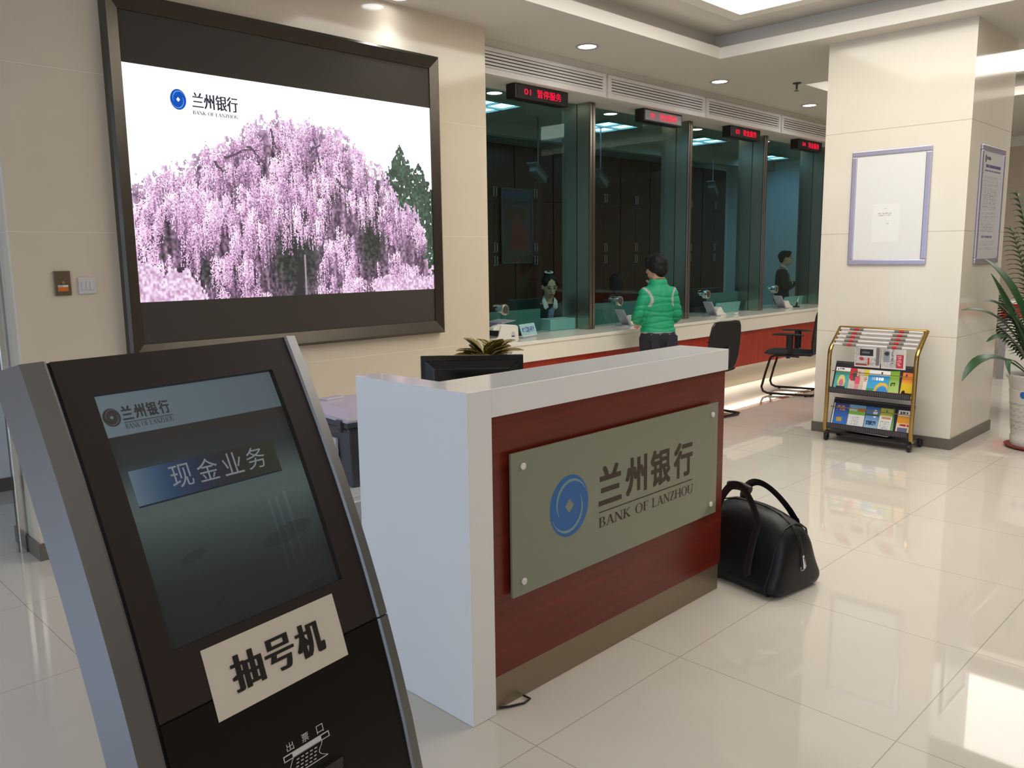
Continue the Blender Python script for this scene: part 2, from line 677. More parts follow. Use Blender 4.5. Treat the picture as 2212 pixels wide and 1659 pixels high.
def logo_parts(o, ax, ay, rx, ry, disc_mat, line_mat, parent, nrm, hole=True, name='emblem'):
    """round bank emblem: disc with a diamond hole and two comma swirls"""
    o, ax, ay, nrm = Vector(o), Vector(ax), Vector(ay), Vector(nrm)
    mb = MB()
    n = 48
    outer = [(math.cos(2 * PI * i / n), math.sin(2 * PI * i / n)) for i in range(n)]
    inner = []
    for i in range(n):
        a = 2 * PI * i / n
        k = 0.235 / (abs(math.cos(a)) + abs(math.sin(a)))
        inner.append((k * math.cos(a), k * math.sin(a)))
    P = lambda p, dz=0.0: o + ax * (p[0] * rx) + ay * (p[1] * ry) + nrm * dz
    vs = [P(p) for p in outer] + [P(p) for p in inner]
    mb.add(vs, [(i, (i + 1) % n, n + (i + 1) % n, n + i) for i in range(n)])
    d = mb.obj(name, disc_mat, parent)
    for flip in (1, -1):
        sw = MB()
        k = 26
        pts = []
        for i in range(k + 1):
            s = i / k
            a = R(205) - R(185) * s
            rad = 0.60 + 0.34 * s
            th = 0.012 + 0.045 * math.sin(PI * min(1, s * 1.05))
            pts.append(((rad + th) * math.cos(a) * flip, (rad + th) * math.sin(a) * flip,
                        (rad - th) * math.cos(a) * flip, (rad - th) * math.sin(a) * flip))
        for i in range(k):
            p, q = pts[i], pts[i + 1]
            sw.quad(P((p[0], p[1]), 0.0006), P((q[0], q[1]), 0.0006), P((q[2], q[3]), 0.0006), P((p[2], p[3]), 0.0006))
        sw.obj('emblem_swirl', line_mat, parent)
    return d


def picture(name, img, o, ax, ay, w, h, m, parent=None, bend=None):
    """flat print or display: img is rows x cols x 3 sRGB 0..1, first row on top; o is the lower left corner"""
    hh, ww = img.shape[:2]
    o, ax, ay = np.array(o, float), np.array(ax, float), np.array(ay, float)
    gx = np.linspace(0, w, ww + 1)
    gy = np.linspace(h, 0, hh + 1)
    X, Y = np.meshgrid(gx, gy)
    pts = o + X[..., None] * ax + Y[..., None] * ay
    if bend is not None:
        pts = bend(X, Y, pts)
    idx = np.arange((hh + 1) * (ww + 1)).reshape(hh + 1, ww + 1)
    q = np.stack([idx[1:, :-1], idx[1:, 1:], idx[:-1, 1:], idx[:-1, :-1]], -1).reshape(-1, 4)
    me = bpy.data.meshes.new(name)
    me.vertices.add(pts.size // 3)
    me.vertices.foreach_set('co', pts.reshape(-1).astype(np.float32))
    me.loops.add(q.size)
    me.loops.foreach_set('vertex_index', q.reshape(-1).astype(np.int32))
    me.polygons.add(len(q))
    me.polygons.foreach_set('loop_start', (np.arange(len(q)) * 4).astype(np.int32))
    me.update(calc_edges=True)
    at = me.color_attributes.new('picture', 'FLOAT_COLOR', 'CORNER')
    c = img.reshape(-1, 3)
    c = np.where(c <= 0.04045, c / 12.92, ((c + 0.055) / 1.055) ** 2.4)
    c = np.concatenate([c, np.ones((len(c), 1))], 1)
    at.data.foreach_set('color', np.repeat(c, 4, 0).reshape(-1).astype(np.float32))
    me.materials.append(M[m])
    me.validate()
    ob = bpy.data.objects.new(name, me)
    COL.objects.link(ob)
    if parent is not None:
        ob.parent = parent
    return ob


def C3(*c):
    return np.array(c, float) / 255.0


def rect(img, u0, v0, u1, v1, c):
    h, w_ = img.shape[:2]
    img[int(round(v0 * h)):int(round(v1 * h)), int(round(u0 * w_)):int(round(u1 * w_))] = C3(*c)


def disc(img, u, v, r, c, asp=1.0):
    h, w_ = img.shape[:2]
    yy, xx = np.mgrid[0:h, 0:w_]
    k = ((xx + .5) / w_ - u) ** 2 + (((yy + .5) / h - v) * asp) ** 2 < r * r
    img[k] = C3(*c)


RNG = np.random.default_rng(5)


def vnoise(h, w_, sy, sx):
    """smooth value noise 0..1"""
    gh, gw = int(h / sy) + 3, int(w_ / sx) + 3
    g = RNG.random((gh, gw))
    y = np.arange(h) / sy
    x = np.arange(w_) / sx
    y0, x0 = y.astype(int), x.astype(int)
    fy, fx = y - y0, x - x0
    fy, fx = fy * fy * (3 - 2 * fy), fx * fx * (3 - 2 * fx)
    a = g[y0][:, x0]
    b = g[y0][:, x0 + 1]
    c = g[y0 + 1][:, x0]
    d = g[y0 + 1][:, x0 + 1]
    return (a * (1 - fx) + b * fx) * (1 - fy)[:, None] + (c * (1 - fx) + d * fx) * fy[:, None]


def textlines(img, u0, v0, u1, v1, n, c, fill=0.8, gap=0.5):
    h, w_ = img.shape[:2]
    for i in range(n):
        a = v0 + (v1 - v0) * i / n
        b = a + (v1 - v0) / n * gap
        y0, y1 = int(a * h), max(int(a * h) + 1, int(b * h))
        for x in range(int(u0 * w_), int(u1 * w_)):
            if RNG.random() < fill:
                img[y0:y1, x] = C3(*c) * (0.8 + 0.4 * RNG.random())


X_, Y_, Z_ = Vector((1, 0, 0)), Vector((0, 1, 0)), Vector((0, 0, 1))

# ================================================================== setting
CZ = 3.18
WY = 4.60            # wall with the big screen
GY = 5.16            # teller glass
CNZ = 0.824          # counter top
SOF = 2.91
XW, XE, YS = -3.2, 14.2, -4.6

struct('floor', MB().box(XW - .2, XE + .2, YS - .2, 8.0, -0.12, 0.0), 'floor_tile')
mb = MB()
mb.box(4.37, XE, 4.03, 4.115, 0.0, 0.0012)
struct('trim_1', mb, 'stone_brown')

# ceiling with two coffers, plus an unseen third added to light the desk front
cof = [(3.2, 6.55, -0.6, 3.96), (8.15, 10.45, -0.8, 3.96), (-2.6, 1.0, -3.9, -0.9)]
mb = MB()


def slab(x0, x1, y0, y1):
    mb.box(x0, x1, y0, y1, CZ, CZ + 0.08)


slab(XW, cof[2][0], YS, 4.82)
slab(cof[2][0], cof[2][1], YS, cof[2][2])
slab(cof[2][0], cof[2][1], cof[2][3], 4.82)
slab(cof[2][1], cof[0][0], YS, 4.82)
slab(cof[0][1], cof[1][0], YS, 4.82)
slab(cof[1][1], XE, YS, 4.82)
for c in cof[:2]:
    slab(c[0], c[1], YS, c[2])
    slab(c[0], c[1], c[3], 4.82)
slab(XW, 1.16, 4.82, 6.3)
struct('ceiling', mb, 'ceiling_paint')
for k, c in enumerate(cof):
    g, zt = 0.12, 3.40
    a = MB()
    a.box(c[0] - g - .02, c[0] - g, c[2] - g, c[3] + g, CZ + .08, zt)
    a.box(c[1] + g, c[1] + g + .02, c[2] - g, c[3] + g, CZ + .08, zt)
    a.box(c[0] - g, c[1] + g, c[2] - g - .02, c[2] - g, CZ + .08, zt)
    a.box(c[0] - g, c[1] + g, c[3] + g, c[3] + g + .02, CZ + .08, zt)
    a.box(c[0] - g, c[1] + g, c[2] - g, c[3] + g, zt, zt + .03)
    struct('trim_%d' % (2 + 2 * k), a, 'ceiling_paint')
    lp = MB()
    e = 0.004
    z0, z1 = CZ - .002, CZ + .09
    lp.box(c[0] + .0005, c[0] + e, c[2] + e, c[3] - e, z0, z1)
    lp.box(c[1] - e, c[1] - .0005, c[2] + e, c[3] - e, z0, z1)
    lp.box(c[0] + .0005, c[1] - .0005, c[2] + .0005, c[2] + e, z0, z1)
    lp.box(c[0] + .0005, c[1] - .0005, c[3] - e, c[3] - .0005, z0, z1)
    struct('trim_%d' % (3 + 2 * k), lp, 'ceiling_white')
    m_ = (0.33, 0.18, 0.33)[k]
    p = thing('ceiling_light_panel', ('large square luminous panel in the ceiling recess above the reception desk',
                                      'bright luminous panel in the ceiling recess beyond the column',
                                      'luminous panel in the ceiling recess over the entrance end')[k], 'ceiling light',
              ((c[0] + c[1]) / 2, (c[2] + c[3]) / 2, zt))
    hx, hy = (c[1] - c[0]) / 2 - m_, (c[3] - c[2]) / 2 - m_
    fr, t_ = MB(), 0.10
    fr.box(-hx - .02, hx + .02, -hy - .02, -hy + t_, -.03, 0)
    fr.box(-hx - .02, hx + .02, hy - t_, hy + .02, -.03, 0)
    fr.box(-hx - .02, -hx + t_, -hy + t_, hy - t_, -.03, 0)
    fr.box(hx - t_, hx + .02, -hy + t_, hy - t_, -.03, 0)
    fr.obj('frame', 'ceiling_white', p, bev=.006)
    MB().box(-hx + t_, hx - t_, -hy + t_, hy - t_, -.012, -.002).obj('diffuser', ('panel_light', 'panel_light_far', 'panel_light')[k], p)

# walls
struct('wall_left', MB().box(1.16, 4.37, WY, 5.03, 0, CZ), 'wall_tile')
struct('baseboard_left', MB().box(1.15, 4.38, WY - .012, 5.035, 0, .09), 'dark_skirting')
struct('wall_vestibule', MB().box(XW, 4.2, 6.24, 6.4, 0, CZ), 'white_wall')
struct('baseboard_vestibule', MB().box(XW, 4.2, 6.225, 6.24, 0, .09), 'dark_skirting')
struct('wall_inner', MB().box(4.2, 4.37, 5.03, 7.75, 0, CZ), 'inner_wall')
struct('wall_back', MB().box(4.37, XE, 7.6, 7.75, 0, CZ), 'inner_wall')
struct('wall_end', MB().box(12.95, 13.1, 5.3, 7.6, 0, CZ), 'inner_wall')
struct('wall_right', MB().box(XE, XE + .15, YS, 5.16, 0, CZ), 'wall_tile')
struct('trim_8', MB().box(XE - .05, XE, YS, 4.8, CZ - .14, CZ), 'ceiling_white')
struct('wall_front', MB().box(XW, XE, YS - .15, YS, 0, CZ), 'wall_stone')
struct('column', MB().box(6.785, 7.80, 2.006, 3.10, 0, CZ), 'column_tile')
struct('baseboard_column', MB().box(6.775, 7.81, 1.996, 3.11, 0, .085), 'dark_skirting')
# entrance glazing behind the camera, overcast daylight beyond it
mb = MB()
mb.box(XW - .15, XW, YS, 6.4, 0, .12)
mb.box(XW - .15, XW, YS, 6.4, 2.75, CZ)
ys = [YS, -2.6, -0.6, 1.4, 3.4, 5.2, 6.3]
for y in ys:
    mb.box(XW - .15, XW, y - .12, y + .12, .12, 2.75)
struct('wall_entrance', mb, 'white_wall')
for i in range(len(ys) - 1):
    struct('window_%d' % (i + 5), MB().box(XW - .09, XW - .08, ys[i] + .12, ys[i + 1] - .12, .12, 2.75), 'sky_pane')

# soffit over the tellers, teller room ceiling
mb = MB()
mb.box(4.37, XE, 4.82, GY + .03, SOF, 3.3)
struct('soffit', mb, 'ceiling_paint')
mb = MB()
mb.box(4.37, 12.95, GY + .03, 7.6, 3.0, 3.3)
struct('ceiling_teller_room', mb, 'inner_ceiling')
struct('trim_9', MB().box(4.37, 12.95, 6.75, 6.87, 2.86, 3.0), 'inner_ceiling')

# ================================================================== teller counter
cx0, cx1 = 4.37, 13.9
ct = thing('teller_counter', 'long white topped teller counter with red wood front below the glass', 'counter', (9.0, 4.9, 0))
L = lambda x: x - 9.0
K = lambda y: y - 4.9
MB().box(L(cx0), L(cx1), K(4.71), K(5.54), CNZ - .03, CNZ).obj('worktop', 'gloss_white_counter', ct, bev=.003)
MB().box(L(cx0), L(cx1), K(4.72), K(4.75), .65, CNZ - .03).obj('fascia', 'gloss_white_counter', ct)
mb = MB()
mb.box(L(cx0), L(cx1), K(4.755), K(4.775), .247, .65)
mb.obj('front_panel', 'red_counter_wood', ct)
MB().box(L(cx0), L(cx1), K(4.87), K(4.89), 0, .30).obj('kick_plate', 'kick_steel', ct)
MB().box(L(cx0), L(cx1), K(4.79), K(4.83), .262, .268).obj('light_strip', 'strip_glow', ct)
MB().box(L(cx0), L(cx1), K(4.775), K(4.89), .27, .30).obj('strip_shelf', 'gloss_white_counter', ct)
MB().box(L(cx0), L(cx1), K(5.24), K(5.26), 0, CNZ - .03).obj('back_panel', 'dark_cabinet_wood', ct)

# glass panes and steel fins
FX = [6.07, 7.70, 9.33, 10.96, 12.59]
edges = [4.37] + FX
for i in range(5):
    x0 = edges[i] + (0.0 if i == 0 else .06)
    x1 = edges[i + 1]
    struct('window_%d' % (i + 1) if i < 4 else 'window_12', MB().quad((x0, GY, CNZ), (x1, GY, CNZ), (x1, GY, SOF), (x0, GY, SOF)), 'teller_glass')
labs = ['tall brushed steel fin between the first and second teller windows',
        'tall brushed steel fin just right of the green jacket customer',
        'tall brushed steel fin between the third and fourth teller windows',
        'tall brushed steel fin at the column end of the teller windows']
for i, x in enumerate(FX[:4]):
    f = thing('partition_fin', labs[i], 'partition', (x, 5.0, CNZ), 0, 'steel fins between the teller windows')
    MB().box(0.0, .06, .02, .158, 0.001, SOF - CNZ - .001).obj('panel', 'brushed_steel', f)
    MB().box(0.0, .06, .168, .35, 0.001, SOF - CNZ - .001).obj('inner_panel', 'brushed_steel', f)
    MB().box(-.004, .03, 0, .02, 0.001, SOF - CNZ - .001).obj('edge_trim', 'trim_bronze', f, bev=.004)
    MB().box(.038, .072, 0, .02, 0.001, SOF - CNZ - .001).obj('edge_trim', 'trim_bronze', f, bev=.004)

# air grilles
gl = ['louvred air grille above teller window sign 01', 'louvred air grille above teller window sign 02',
      'louvred air grille above teller window sign 03', 'louvred air grille cut off by the column edge']
gx = [(4.42, 6.05), (6.08, 7.68), (7.71, 9.31), (9.34, 10.94)]
for i, (a, b) in enumerate(gx):
    g = thing('air_grille', gl[i], 'air grille', ((a + b) / 2, 4.82, 3.0), 0, 'air grilles above the teller windows')
    h = (b - a) / 2
    z0, z1 = SOF + .004 - 3.0, 3.115 - 3.0
    fr = MB()
    fr.box(-h, h, -.02, 0, z0, z0 + .045)
    fr.box(-h, h, -.02, 0, z1 - .03, z1)
    fr.box(-h, -h + .045, -.02, 0, z0 + .045, z1 - .03)
    fr.box(h - .045, h, -.02, 0, z0 + .045, z1 - .03)
    fr.obj('frame', 'louvre_white', g, bev=.002)
    MB().box(-h + .045, h - .045, -.003, -.0005, z0 + .045, z1 - .03).obj('backing', 'louvre_void', g)
    n = 5
    for k in range(n):
        zc = z0 + .045 + (z1 - z0 - .075) * (k + .5) / n
        MB().obox((0, -.012, zc), (2 * h - .09, .006, .0165), (R(24), 0, 0)).obj('slat', 'louvre_white', g)

# LED window signs
txt = [('01', '暂停服务'), ('02', '现金服务'), ('03', '现金服务'), ('04', '现金服务')]
sx = [4.95, 6.70, 8.30, 9.90]
for i in range(4):
    s = thing('window_sign', 'black hanging LED sign showing red digits %s over the teller counter' % txt[i][0], 'sign',
              (sx[i], 4.86, SOF), 0, 'LED signs over the teller windows')
    MB().box(0, .65, 0, .11, -.118, -.002).obj('housing', 'sign_black', s, bev=.006)
    MB().box(.02, .63, -.002, 0.001, -.104, -.016).obj('display', 'grey_post' if i == 1 else 'black_plastic', s)  # second display is grey to stand for the brighter reflection on it
    put_text(MB(), txt[i][0], (.10, -.003, -.082), X_, Z_, .080, .046, shift=.001).obj('number', 'led_red', s)
    put_text(MB(), txt[i][1], (.255, -.003, -.092), X_, Z_, .30, .066, shift=.0006).obj('lettering', 'led_red', s)

# ceiling downlights
dl = ['round recessed downlight in the ceiling nearest the big wall screen', 'round recessed downlight above teller sign 02',
      'round recessed downlight left of the ceiling sprinkler', 'round recessed downlight beside the column top']
for i, x in enumerate((3.48, 5.37, 7.38, 9.31)):
    d = thing('downlight', dl[i], 'ceiling light', (x, 4.46, CZ), 0, 'round downlights along the teller side')
    ring = MB()
    ring.lathe([(.072, -.001), (.092, -.001), (.095, -.006), (.090, -.010), (.074, -.006)], seg=32, caps=False)
    ring.obj('trim_ring', 'lamp_trim', d, smooth=True)
    MB().lathe([(.0005, -.003), (.072, -.003), (.072, -.002), (.0005, -.002)], seg=32).obj('lamp', 'lamp_glow', d)
    ld = bpy.data.lights.new('downlight_beam', 'SPOT')
    ld.energy = E_DOWN
    ld.spot_size = R(120)
    ld.spot_blend = 0.8
    ld.shadow_soft_size = 0.07
    ld.color = (0.86, 0.93, 1.0)
    lo = bpy.data.objects.new('downlight_beam', ld)
    COL.objects.link(lo)
    lo.parent = d
    lo.location = (0, 0, -.02)
sp = thing('sprinkler', 'small metal fire sprinkler hanging from the ceiling near the column', 'sprinkler', (8.02, 3.98, CZ))
MB().lathe([(.001, -.008), (.04, -.008), (.042, -.001), (.001, -.001)], seg=20).obj('escutcheon', 'grille_metal', sp, smooth=True)
MB().cyl((0, 0, -.008), (0, 0, -.06), .011, 12).obj('body', 'grille_metal', sp)
MB().lathe([(.001, -.078), (.024, -.078), (.024, -.074), (.001, -.074)], seg=16).obj('deflector', 'grille_metal', sp)
mb = MB()
mb.tube([(.014, 0, -.05), (.016, 0, -.065), (.004, 0, -.075)], .003, 6)
mb.tube([(-.014, 0, -.05), (-.016, 0, -.065), (-.004, 0, -.075)], .003, 6)
mb.obj('frame_arm', 'grille_metal', sp)

# ================================================================== big wall screen
ws = thing('wall_screen', 'huge black framed LED screen showing a pink weeping cherry tree', 'screen', (2.772, WY, 1.93))
LX = lambda x: x - 2.772
LZ = lambda z: z - 1.93
fx0, fx1, fz0, fz1 = 1.668, 3.878, .985, 2.885
ix0, ix1, iz0, iz1 = 1.745, 3.802, 1.072, 2.80
yf = -.062
fr = MB()


def fquad(a, b, c, d):
    # mitred bar: outer edge a-b, inner edge c-d, front y=yf, sloping in
    A = [(LX(a[0]), 0, LZ(a[1])), (LX(b[0]), 0, LZ(b[1])), (LX(b[0]), yf + .012, LZ(b[1])), (LX(a[0]), yf + .012, LZ(a[1]))]
    B = [(LX(d[0]), yf + .02, LZ(d[1])), (LX(c[0]), yf + .02, LZ(c[1]))]
    mx = lambda p, q: (p[0] * .8 + q[0] * .2, yf, p[2] * .8 + q[2] * .2)
    m0, m1 = mx(A[3], B[0]), mx(A[2], B[1])
    bk = [(B[0][0], 0, B[0][2]), (B[1][0], 0, B[1][2])]
    fr.add(A + B + [m0, m1] + bk, [(0, 1, 2, 3), (3, 2, 7, 6), (6, 7, 5, 4), (4, 5, 9, 8), (0, 3, 6, 4, 8), (1, 9, 5, 7, 2), (0, 8, 9, 1)])


o4 = [(fx0, fz0), (fx1, fz0), (fx1, fz1), (fx0, fz1)]
i4 = [(ix0, iz0), (ix1, iz0), (ix1, iz1), (ix0, iz1)]
for k in range(4):
    fquad(o4[k], o4[(k + 1) % 4], i4[(k + 1) % 4], i4[k])
fr.obj('frame', 'black_steel', ws)
MB().box(LX(ix0 - .005), LX(ix1 + .005), -.034, -.0005, LZ(iz0 - .005), LZ(iz1 + .005)).obj('led_matrix', 'led_dark', ws)
# picture on the lit part of the matrix
PW, PH = 330, 200
img = np.ones((PH, PW, 3)) * C3(250, 250, 255)
yy, xx = np.mgrid[0:PH, 0:PW]
U, V = (xx + .5) / PW, (yy + .5) / PH
crown = np.array([(0, .50), (.07, .44), (.13, .42), (.20, .33), (.27, .27), (.33, .20), (.36, .17), (.43, .14), (.50, .17), (.56, .15), (.62, .165),
                  (.68, .22), (.72, .30), (.78, .34), (.83, .42), (.87, .52), (.93, .57), (.965, .66), (.975, .76), (.95, .83), (.93, .80), (1.0, .90)])
top = np.interp(U[0], crown[:, 0], crown[:, 1])
low = vnoise(PH, PW, 9, 7)
fine = vnoise(PH, PW, 2.2, 1.8)
strand = vnoise(PH, PW, 26, 3.2)
big = vnoise(PH, PW, 34, 26)
edge = top[None, :] + (vnoise(PH, PW, 6, 4) - .5) * .09
inside = V > edge
# conifers first
con = np.zeros((PH, PW), bool)
for cxn, tp, slope in ((.868, .215, .085), (.945, .30, .085), (1.02, .38, .10)):
    half = (V - tp) * slope / .25 * (0.70 + .75 * vnoise(PH, PW, 4.5, 3))
    con |= (np.abs(U - cxn) < half) & (V > tp)
con |= (V > .62) & (U > .8)
gcol = C3(30, 48, 34) + (fine * .6 + low * .4)[..., None] ** 2 * C3(80, 105, 95)
sel = con & (vnoise(PH, PW, 3, 3) > .16)
img[sel] = gcol[sel]
hol = np.exp(-(((U - .47) / .09) ** 2 + ((V - .82) / .20) ** 2)) + .9 * np.exp(-(((U - .745) / .055) ** 2 + ((V - .74) / .17) ** 2)) \
    + .8 * np.exp(-(((U - .21) / .07) ** 2 + ((V - .88) / .08) ** 2)) + .45 * np.exp(-(((U - .60) / .05) ** 2 + ((V - .47) / .09) ** 2)) \
    + .5 * np.exp(-(((U - .07) / .04) ** 2 + ((V - .72) / .05) ** 2))
keep = inside & ~((U > .955) & (V < .83) & (V > .60))
near = np.clip(1 - (V - edge) / .16, 0, 1)[..., None]
base = C3(112, 86, 110) * (1 - near) + C3(206, 172, 204) * near + (fine - .5)[..., None] * C3(110, 90, 108) + (strand - .5)[..., None] * C3(90, 76, 86)
gb = C3(40, 44, 42) + (fine - .5)[..., None] * C3(56, 58, 52)
hk = np.clip(hol * 1.5 - .2, 0, 1)[..., None]
keep &= ~((V - edge < .07) & (fine < .40))
img[keep] = (base * (1 - hk) + gb * hk)[keep]
# weeping clumps, back to front
pal = np.array([(112, 82, 112), (160, 118, 156), (200, 154, 194), (222, 182, 216), (238, 208, 234), (252, 240, 252)]) / 255.
clumps = []
while len(clumps) < 330:
    cu_, cv_ = RNG.random(), RNG.random()
    t_ = float(np.interp(cu_, crown[:, 0], crown[:, 1]))
    if cv_ < t_ or (cu_ > .93 and cv_ > .70):
        continue
    iy, ix = min(PH - 1, int(cv_ * PH)), min(PW - 1, int(cu_ * PW))
    if RNG.random() < hol[iy, ix] * 1.3 or (big[iy, ix] < .36 and RNG.random() < .7):
        continue
    clumps.append((cv_ + .06 * RNG.random(), cu_, cv_, t_))
clumps.sort()
for _, cu_, cv_, t_ in clumps:
    cx_, cy_ = cu_ * PW, cv_ * PH
    wd_, ht_ = 3.5 + 7 * RNG.random(), 9 + 30 * RNG.random() * min(1, .35 + (cv_ - t_) * 2.2)
    tone = 1.2 + 2.6 * RNG.random()
    side = (cu_ - .48) * 10
    for q in range(int(wd_ * 2.2)):
        dx_ = RNG.normal() * wd_ * .45
        x_ = cx_ + dx_
        y_ = cy_ + dx_ * dx_ / wd_ * .9 + RNG.normal() * 1.5
        ln_ = ht_ * (.45 + .75 * RNG.random())
        t0 = tone + RNG.normal() * .4 + (.5 if dx_ < 0 else -.5)
        k = 0.0
        while k < ln_:
            xi, yi = int(x_ + side * (k / 60.0) + RNG.normal() * .4), int(y_ + k)
            if 0 <= xi < PW and 0 <= yi < PH and (yi / PH > edge[yi, xi] - .02):
                if RNG.random() < .70:
                    idx_ = min(4.99, max(0, t0 + 1.7 * (1 - k / ln_) - .9 + RNG.normal() * .9))
                    a_ = int(idx_)
                    img[yi, xi] = pal[a_] + (pal[min(5, a_ + 1)] - pal[a_]) * (idx_ - a_)
            k += 1.0
# bright lower shrubs
for cu, cv, ru, rv in ((.87, .965, .15, .05), (.08, .95, .10, .09), (.0, .93, .10, .10)):
    k = ((U - cu) / ru) ** 2 + ((V - cv) / rv) ** 2 < .35 + .7 * low + .6 * fine
    img[k] = (C3(176, 130, 170) + fine[..., None] * C3(80, 110, 86))[k]
# trunk, post and branches
trunk = (np.abs(U - .463 - .02 * np.sin(V * 9)) < .010 + .012 * low) & (V > .66) & (strand < .6)
img[trunk] = C3(38, 34, 36)
post = (np.abs(U - .497) < .0032) & (V > .80)
img[post] = C3(150, 138, 150)
for bu, bv, du, dv in ((.26, .345, .10, -.035), (.33, .30, .05, .06), (.405, .21, .015, .10), (.545, .24, .02, .12), (.53, .30, .035, -.05), (.23, .37, .02, .06), (.62, .42, .05, .06)):
    for q in np.linspace(0, 1, 50):
        a, b = int((bv + dv * q + .010 * math.sin(q * 5 + bu * 30)) * PH), int((bu + du * q) * PW)
        if RNG.random() < .8:
            img[a:a + 1 + int(q < .5), b:b + 2] = C3(84, 66, 84)
img *= (0.97 + .06 * RNG.random((PH, PW, 1)))
img = np.clip(img, 0, 1)
px0, px1, pz0, pz1 = 1.746, 3.801, 1.300, 2.540
picture('lit_picture', img, (LX(px0), -.0352, LZ(pz0)), (1, 0, 0), (0, 0, 1), px1 - px0, pz1 - pz0, 'led_picture', ws)
logo_parts((LX(2.034), -.0362, LZ(2.386)), X_, Z_, .044, .054, 'logo_led_blue', 'logo_led_light', ws, (0, -1, 0))
t = MB()
put_text(t, '兰州银行', (LX(2.112), -.0362, LZ(2.352)), X_, Z_, .268, .082, shift=.002)
t.obj('lettering', 'led_ink', ws)
serif_word(MB(), 'BANK OF LANZHOU', (LX(2.112), -.0362, LZ(2.318)), X_, Z_, .268, .019).obj('roman_lettering', 'led_ink', ws)

# wall plates left of the screen
wp = thing('key_switch_plate', 'bronze key switch plate with orange label on the cream wall', 'switch', (1.379, WY, 1.414))
MB().box(-.039, .039, -.012, -.0005, -.062, .062).obj('plate', 'bronze_plate', wp, bev=.003)
MB().box(-.034, .034, -.0125, -.0118, -.055, .055).obj('cover', 'bronze_plate', wp)
MB().cyl((0, -.012, .004), (0, -.024, .004), .008, 14).obj('key_barrel', 'chrome', wp, smooth=True)
mb = MB()
mb.box(-.024, .024, -.0132, -.0126, -.040, -.018)
mb.obj('orange_label', 'orange_label', wp)['label'] = 'orange sticker'
MB().box(-.024, .024, -.0132, -.0126, -.018, -.009).obj('white_label', 'paper_white', wp)['label'] = 'white strip over the orange sticker'
t = MB()
for k in range(5):
    t.box(-.020 + k * .004, -.018 + k * .004, -.0136, -.0131, -.016, -.012)
t.obj('lettering', 'ink_black', wp)
sw = thing('light_switch', 'white square light switch with three rockers beside the wall screen', 'switch', (1.497, WY, 1.399))
MB().box(-.043, .043, -.010, -.0005, -.043, .043).obj('plate', 'switch_white', sw, bev=.004)
for k in range(3):
    MB().obox((-.0195 + .0195 * k, -.0115, 0.0), (.0185, .008, .044), (R(4 if k < 2 else -4), 0, 0)).obj('rocker', 'switch_white', sw, bev=.002)
pp = thing('steel_post', 'slim polished steel post at the wall corner far left', 'post', (1.135, 4.80, 0))
MB().box(-.02, .008, -.012, .012, 0, CZ - .001).obj('shaft', 'chrome', pp, bev=.003)
MB().box(-.02, .008, .016, .034, 0, CZ - .001).obj('edge_strip', 'black_steel', pp)

# ================================================================== reception desk
DX0, DX1, DY, DZ = 1.664, 3.215, 1.858, 1.108
dk = thing('reception_desk', 'white and red wood reception desk with a glass name board on its front', 'desk', (1.664, 1.858, 0), R(0.35))
W_ = DX1 - DX0
MB().box(0, .105, 0, .585, 0.001, DZ - .0).obj('end_panel', 'gloss_white', dk, bev=.0015)
MB().box(.105, W_ + .006, 0, .25, DZ - .092, DZ).obj('counter_top', 'gloss_white', dk, bev=.0015)
MB().box(.1055, W_, .012, .045, .125, DZ - .0925).obj('front_panel', 'red_wood', dk)
MB().box(.1055, W_ - .004, .020, .045, 0.001, .1245).obj('kick_plate', 'desk_kick', dk)
MB().box(W_ - .02, W_, .0455, .585, .125, DZ - .0925).obj('side_panel', 'red_wood', dk)
MB().prism([(.106, .0455), (W_ - .021, .0455), (W_ - .021, 1.0), (.66, 1.0), (.66, .62), (.106, .62)], (0, 0, .73), X_, Y_, (0, 0, .025)).obj('work_surface', 'gloss_white', dk)
MB().box(W_ - .02, W_, .30, .585, 0.001, .1245).obj('side_kick', 'desk_kick', dk)
sb = MB().box(.176, 1.458, -.014, -.004, .392, .886).obj('sign_board', 'sign_glass', dk, bev=.001)
for x, z in ((.228, .838), (.228, .440), (1.408, .838), (1.408, .440)):
    m = MB()
    m.tube([(x, .0119, z), (x, -.0145, z), (x, -.0200, z), (x, -.0225, z)], [.010, .010, .012, .009], 20)
    m.obj('fixing_stud', 'paper_white', sb, smooth=True)
logo_parts((.466, -.0146, .648), X_, Z_, .104, .112, 'logo_blue', 'logo_light', sb, (0, -1, 0))
t = MB()
put_heavy(t, '兰州银行', (.630, -.0146, .606), X_, Z_, .630, .148, .0045, .0035, gap=.024)
t.obj('lettering', 'sign_ink', sb)
MB().box(.631, 1.262, -.01465, -.0145, .580, .5845).obj('underline', 'sign_ink', sb)
for wd_, xa, wl in (('BANK', .631, .198), ('OF', .856, .092), ('LANZHOU', .970, .300)):
    serif_word(MB(), wd_, (xa, -.0146, .524), X_, Z_, wl, .038).obj('roman_lettering', 'sign_ink', sb)

# cable at the desk foot
cb = MB()
cb.tube([(1.80, 1.876, .006), (1.83, 1.858, .006), (1.88, 1.838, .006), (1.915, 1.842, .006), (1.912, 1.872, .008)], .004, 8)
tag(cb.obj('cable', 'black_plastic', smooth=True), 'short black cable loop on the floor under the desk front', 'cable')

